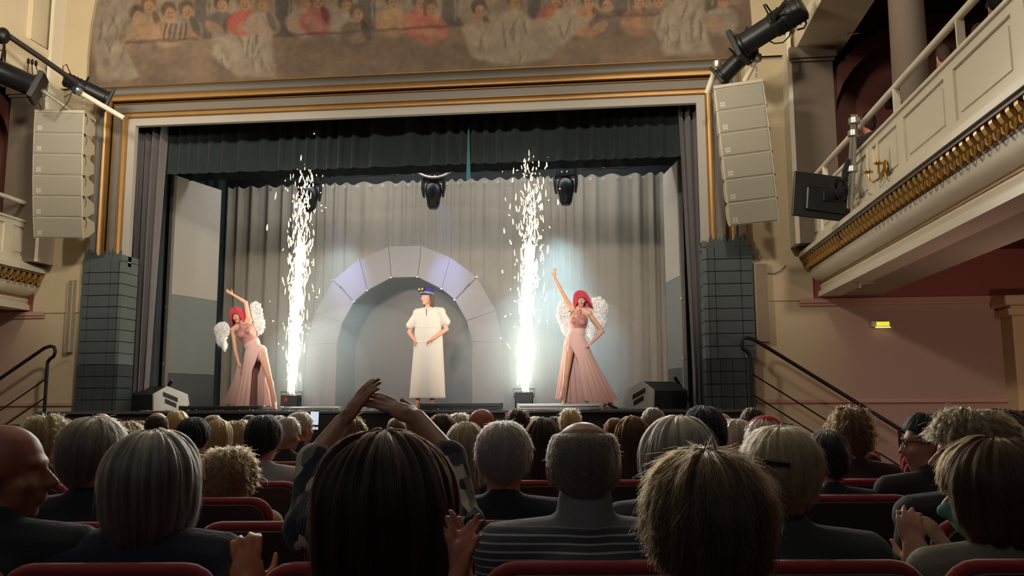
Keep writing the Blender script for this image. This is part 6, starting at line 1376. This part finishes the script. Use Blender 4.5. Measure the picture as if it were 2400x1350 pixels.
# ---- fifth row and beyond, only heads in view
far = [
 (128, 1000, 58, 5, 'short', (172, 150, 110), 'fair haired person in profile under the blond grey curls', 1, 40), (455, 977, 76, 5, 'short', (34, 32, 34), 'man with black hair left of the long blond hair', 1, 0), (826, 988, 64, 5, 'messy', (122, 98, 70), 'person with messy brown hair between the raised arms', 0, 20),
 (1037, 971, 70, 5, 'short', (74, 58, 44), 'person with dark brown hair beside the raised right arm', 0, 0), (1725, 991, 66, 5, 'messy', (208, 196, 174), 'person with fluffy white hair left of the red headscarf', 0, 0), (2393, 972, 60, 5, 'messy', (60, 36, 36), 'person with dark reddish hair at the right edge', 0, -20),
 (300, 987, 74, 6, 'messy', (142, 118, 84), 'person with untidy fair brown hair behind the broad grey man', 0, 0), (513, 989, 58, 6, 'long', (194, 166, 112), 'woman with long straight golden blond hair', 0, 0), (676, 984, 52, 6, 'short', (180, 170, 150), 'person with grey blond hair next to the man in pale shirt', 0, 20),
 (1125, 962, 52, 6, 'bald', (0, 0, 0), 'bald ruddy man turned to the left', 1, -60), (1530, 962, 50, 6, 'crop', (150, 140, 130), 'man with cropped grey hair left of the white bob', 1, 0), (1762, 964, 52, 6, 'short', (62, 48, 40), 'dark brown haired person near the foot of the right stairs', 1, 0),
 (240, 966, 54, 7, 'fringe', (120, 96, 80), 'balding pink headed man beyond the broad grey man', 1, 0), (371, 966, 52, 7, 'fringe', (70, 62, 56), 'balding man with dark fringe before the left monitor', 1, 0), (560, 992, 50, 7, 'curly', (188, 168, 128), 'person with fair curls and glasses looking right', 0, 40), (706, 967, 54, 7, 'short', (192, 182, 162), 'white haired man with glasses filming with a phone', 1, 40),
 (1076, 977, 38, 7, 'curly', (192, 178, 152), 'person with white curls left of the ruddy bald man', 0, 0), (1440, 985, 42, 7, 'short', (112, 72, 56), 'person with reddish brown hair right of the striped jumper man', 1, 0),
 (155, 986, 34, 8, 'crop', (120, 100, 86), 'small far head with brown crop near the left wall', 1, 20), (416, 969, 44, 8, 'bob', (204, 176, 112), 'far woman with blond bob before the left monitor', 0, 0), (586, 978, 36, 8, 'crop', (72, 62, 56), 'far man with dark crop before the left dancer', 1, 0), (930, 984, 38, 8, 'short', (122, 98, 80), 'far brown head seen between the raised arms', 0, 0),
 (1213, 965, 52, 8, 'curly', (58, 46, 42), 'person with dark curls behind the cropped grey head', 1, 0), (1693, 974, 30, 8, 'fringe', (150, 110, 96), 'far pink balding head beside the white fluffy hair', 1, -20),
 (500, 973, 48, 9, 'short', (132, 112, 90), 'far brown head right of the far blond bob', 0, 0), (958, 983, 32, 9, 'curly', (126, 98, 78), 'far head with brown curls under the raised hand', 0, 0), (1336, 965, 40, 9, 'curly', (204, 184, 134), 'far person with blond curls behind the balding head', 0, 0),
 (75, 986, 46, 10, 'messy', (150, 130, 100), 'far fair head by the left handrail', 0, 0), (1300, 979, 34, 10, 'short', (34, 32, 34), 'far black haired head behind the long dark hair', 1, 0), (655, 978, 30, 10, 'short', (150, 140, 124), 'far grey head beside the filming man', 1, 0),
 (1255, 975, 40, 11, 'short', (162, 142, 112), 'far fair head with glasses pushed up', 1, 0), (330, 986, 36, 11, 'short', (110, 92, 74), 'far brown head between the grey heads on the left', 1, 0), (1600, 978, 36, 11, 'short', (110, 90, 74), 'far brown head beyond the white bob', 1, 0), (215, 988, 36, 11, 'short', (90, 76, 64), 'far dark head near the left pier', 1, 0)]
JC = [(52, 50, 54), (40, 46, 56), (70, 60, 56), (44, 40, 44), (84, 80, 78), (36, 36, 40), (60, 48, 44)]
for k, (cx, top, w, row, st, hc, lab, male, yaw) in enumerate(far):
    sk = (176, 104, 84) if 'ruddy' in lab else SK0
    r_, M_ = person(cx, top, w, row, st, hc, lab, JC[k % 7], bool(male), yaw, 'phone' if 'filming with' in lab else 'lap', sk)
    if 'glasses' in lab and 'pushed' not in lab: glasses(r_, M_, (190, 190, 190) if 'filming' in lab else (60, 50, 46))
    if 'pushed' in lab: glasses(r_, M_ @ Matrix.Translation((0, -0.03, 0.10)), (30, 28, 28))
    if 'filming with' in lab:
        c = at_d(737, 986, row_d(7)+0.45); ph_ = empty('phone', c, -YAW, 'lit phone held up by the white haired man', 'phone'); ph_.rotation_euler = (0.1, 0.05, -YAW)
        MB().bbox(-0.036, 0.036, -0.004, 0.004, -0.078, 0.078, 0.003).build('case', M_BLKMET, ph_)
        scm = mat('phone_screen', (0.6, 0.7, 0.8, 1), var=0, emit=(0.6, 0.72, 0.85, 1), estr=0.9)
        MB().box(-0.031, 0.031, -0.0052, -0.0042, -0.030, 0.070).build('screen', scm, ph_); MB().box(-0.031, 0.031, -0.0052, -0.0042, -0.066, -0.046).build('screen_bar', scm, ph_)
# spectators up in the right gallery
for cx, cy, X, st, hc, lab in ((2036, 292, 6.6, 'short', (60, 44, 40), 'spectator behind the scaffold pole in the right gallery'), (2212, 138, 6.95, 'crop', (90, 70, 60), 'spectator with bare brow leaning at the right gallery front'), (2338, 20, 6.6, 'short', (26, 24, 24), 'dark haired spectator high in the right gallery')):
    c = at_x(cx, cy, X); root = empty('person', (c.x, c.y-0.03, 3.5), 0.1, lab, 'person', 'spectators in the right gallery'); s = max(0.75, (c.z-3.5)/1.14); root.scale = (1, 1, s)
    me, Mh = body_mesh(True, 0, 'lap', 0.012); inst('body', me, SKIN((196, 130, 110)), root); make_hair(root, Mh, st, hc, int(cx), 200, 32, 14, 1.0, 0.0012); inst('jacket', jacket_mesh(True, 'lap', 0.012), cloth((50, 40, 40)), root); inst('trousers', trouser_mesh(), cloth((40, 40, 46)), root)
# ------------------------------------------------------------------ theatre seats
SEAT = {}
def seat_parts():
    w = 0.245; zt = RIM; r = 0.07
    out = [(-w, 0.40), (-w, zt-r)]+[(-w+r-r*math.cos(a), zt-r+r*math.sin(a)) for a in np.linspace(0.3, PI/2, 5)]+[(w-r+r*math.sin(a), zt-r+r*math.cos(a)) for a in np.linspace(0, 1.27, 5)]+[(w, zt-r), (w, 0.40)]
    b = MB(); b.prism([(x*0.94, 0.40+(z-0.40)*0.965) for x, z in out], AX_XZ, -0.035, 0.0); SEAT['back_shell'] = (b.mesh('back_shell'), M_SEATB)
    b = MB(); b.prism([(x*0.93, 0.42+(z-0.42)*0.95) for x, z in out], AX_XZ, 0.0, 0.06); SEAT['back_cushion'] = (b.mesh('back_cushion'), M_SEATR)
    b = MB(); b.tube([(x*0.97, 0.012, 0.4+(z-0.4)*0.98) for x, z in out], 0.018, 8); SEAT['red_rim'] = (b.mesh('red_rim', 'all'), M_SEATR)
    b = MB(); b.tube([(x*0.925, -0.030, 0.40+(z-0.40)*0.955) for x, z in out], 0.006, 5); SEAT['pale_piping'] = (b.mesh('pale_piping', 'all'), mat('seat_piping', srgb(150, 120, 100), 0.5, var=0.1))
    b = MB(); b.bbox(-0.225, 0.225, 0.03, 0.46, 0.29, 0.385, 0.03); SEAT['cushion'] = (b.mesh('cushion'), M_SEATR)
    for s in (-1, 1):
        b = MB(); b.bbox(s*0.262-0.024, s*0.262+0.024, 0.02, 0.40, 0.60, 0.64, 0.012); SEAT['armrest%d' % s] = (b.mesh('armrest'), M_SEATR)
        b = MB(); b.bbox(s*0.262-0.018, s*0.262+0.018, 0.0, 0.38, 0.0, 0.60, 0.008); SEAT['leg%d' % s] = (b.mesh('leg'), M_SEATB)
    for me, m in SEAT.values(): me.materials.append(m)
seat_parts()
def seat(P, label, group, rz=None):
    r = empty('theatre_seat', (P.x, P.y, 0), -YAW if rz is None else rz, label, 'seat', group)
    for k, (me, m) in SEAT.items(): shared(k.rstrip('-1'), me, None, r)
    return r
ORD = ['nearest', 'first', 'second', 'third', 'fourth', 'fifth', 'sixth', 'seventh', 'eighth', 'ninth', 'tenth', 'eleventh', 'twelfth', 'thirteenth']
place = {}
RGT = Vector((math.cos(YAW), -math.sin(YAW), 0))
def lateral(P): return (Vector(P)-Vector(CAM)).dot(RGT)
def seat_at(row, u): return Vector((CAM[0], CAM[1], 0))+FWD*row_d(row)+RGT*u
for row, root, lab, bx in SEATED:
    u = lateral(root.location)+bx
    place.setdefault(row, []).append(u)
    short = lab.split(' behind ')[0].split(' in front ')[0]
    seat(seat_at(row, u), 'red rimmed theatre seat of the '+' '.join(lab.split()[:9]), 'theatre seats')
def u_px(px, row): return (px-1200)/FOC*row_d(row)
for row in range(1, 9):
    used = place.get(row, []); edge = u_px(2078-4*row+8, row)-0.27; k = 1; u = edge
    while u > u_px(-60, row):
        if all(abs(u-q) > 0.50 for q in used): seat(seat_at(row, u), 'empty red rimmed theatre seat, %s row of seat backs, place %s from the aisle' % (ORD[row], ORD[k] if k < 14 else 'far'), 'theatre seats'); used.append(u)
        u -= 0.535 if all(abs(u-q) > 0.02 for q in used[:-1]) else 0.535; k += 1
    place[row] = used
    u = u_px(2112-4*row+8, row)+0.27; k = 1
    while u < u_px(2430, row)+0.3:
        if all(abs(u-q) > 0.50 for q in place[row]): seat(seat_at(row, u), 'empty red rimmed theatre seat right of the aisle, %s row, %s from the aisle' % (ORD[row], ORD[k]), 'theatre seats')
        u += 0.55; k += 1
bpy.data.scenes.remove(TMP)
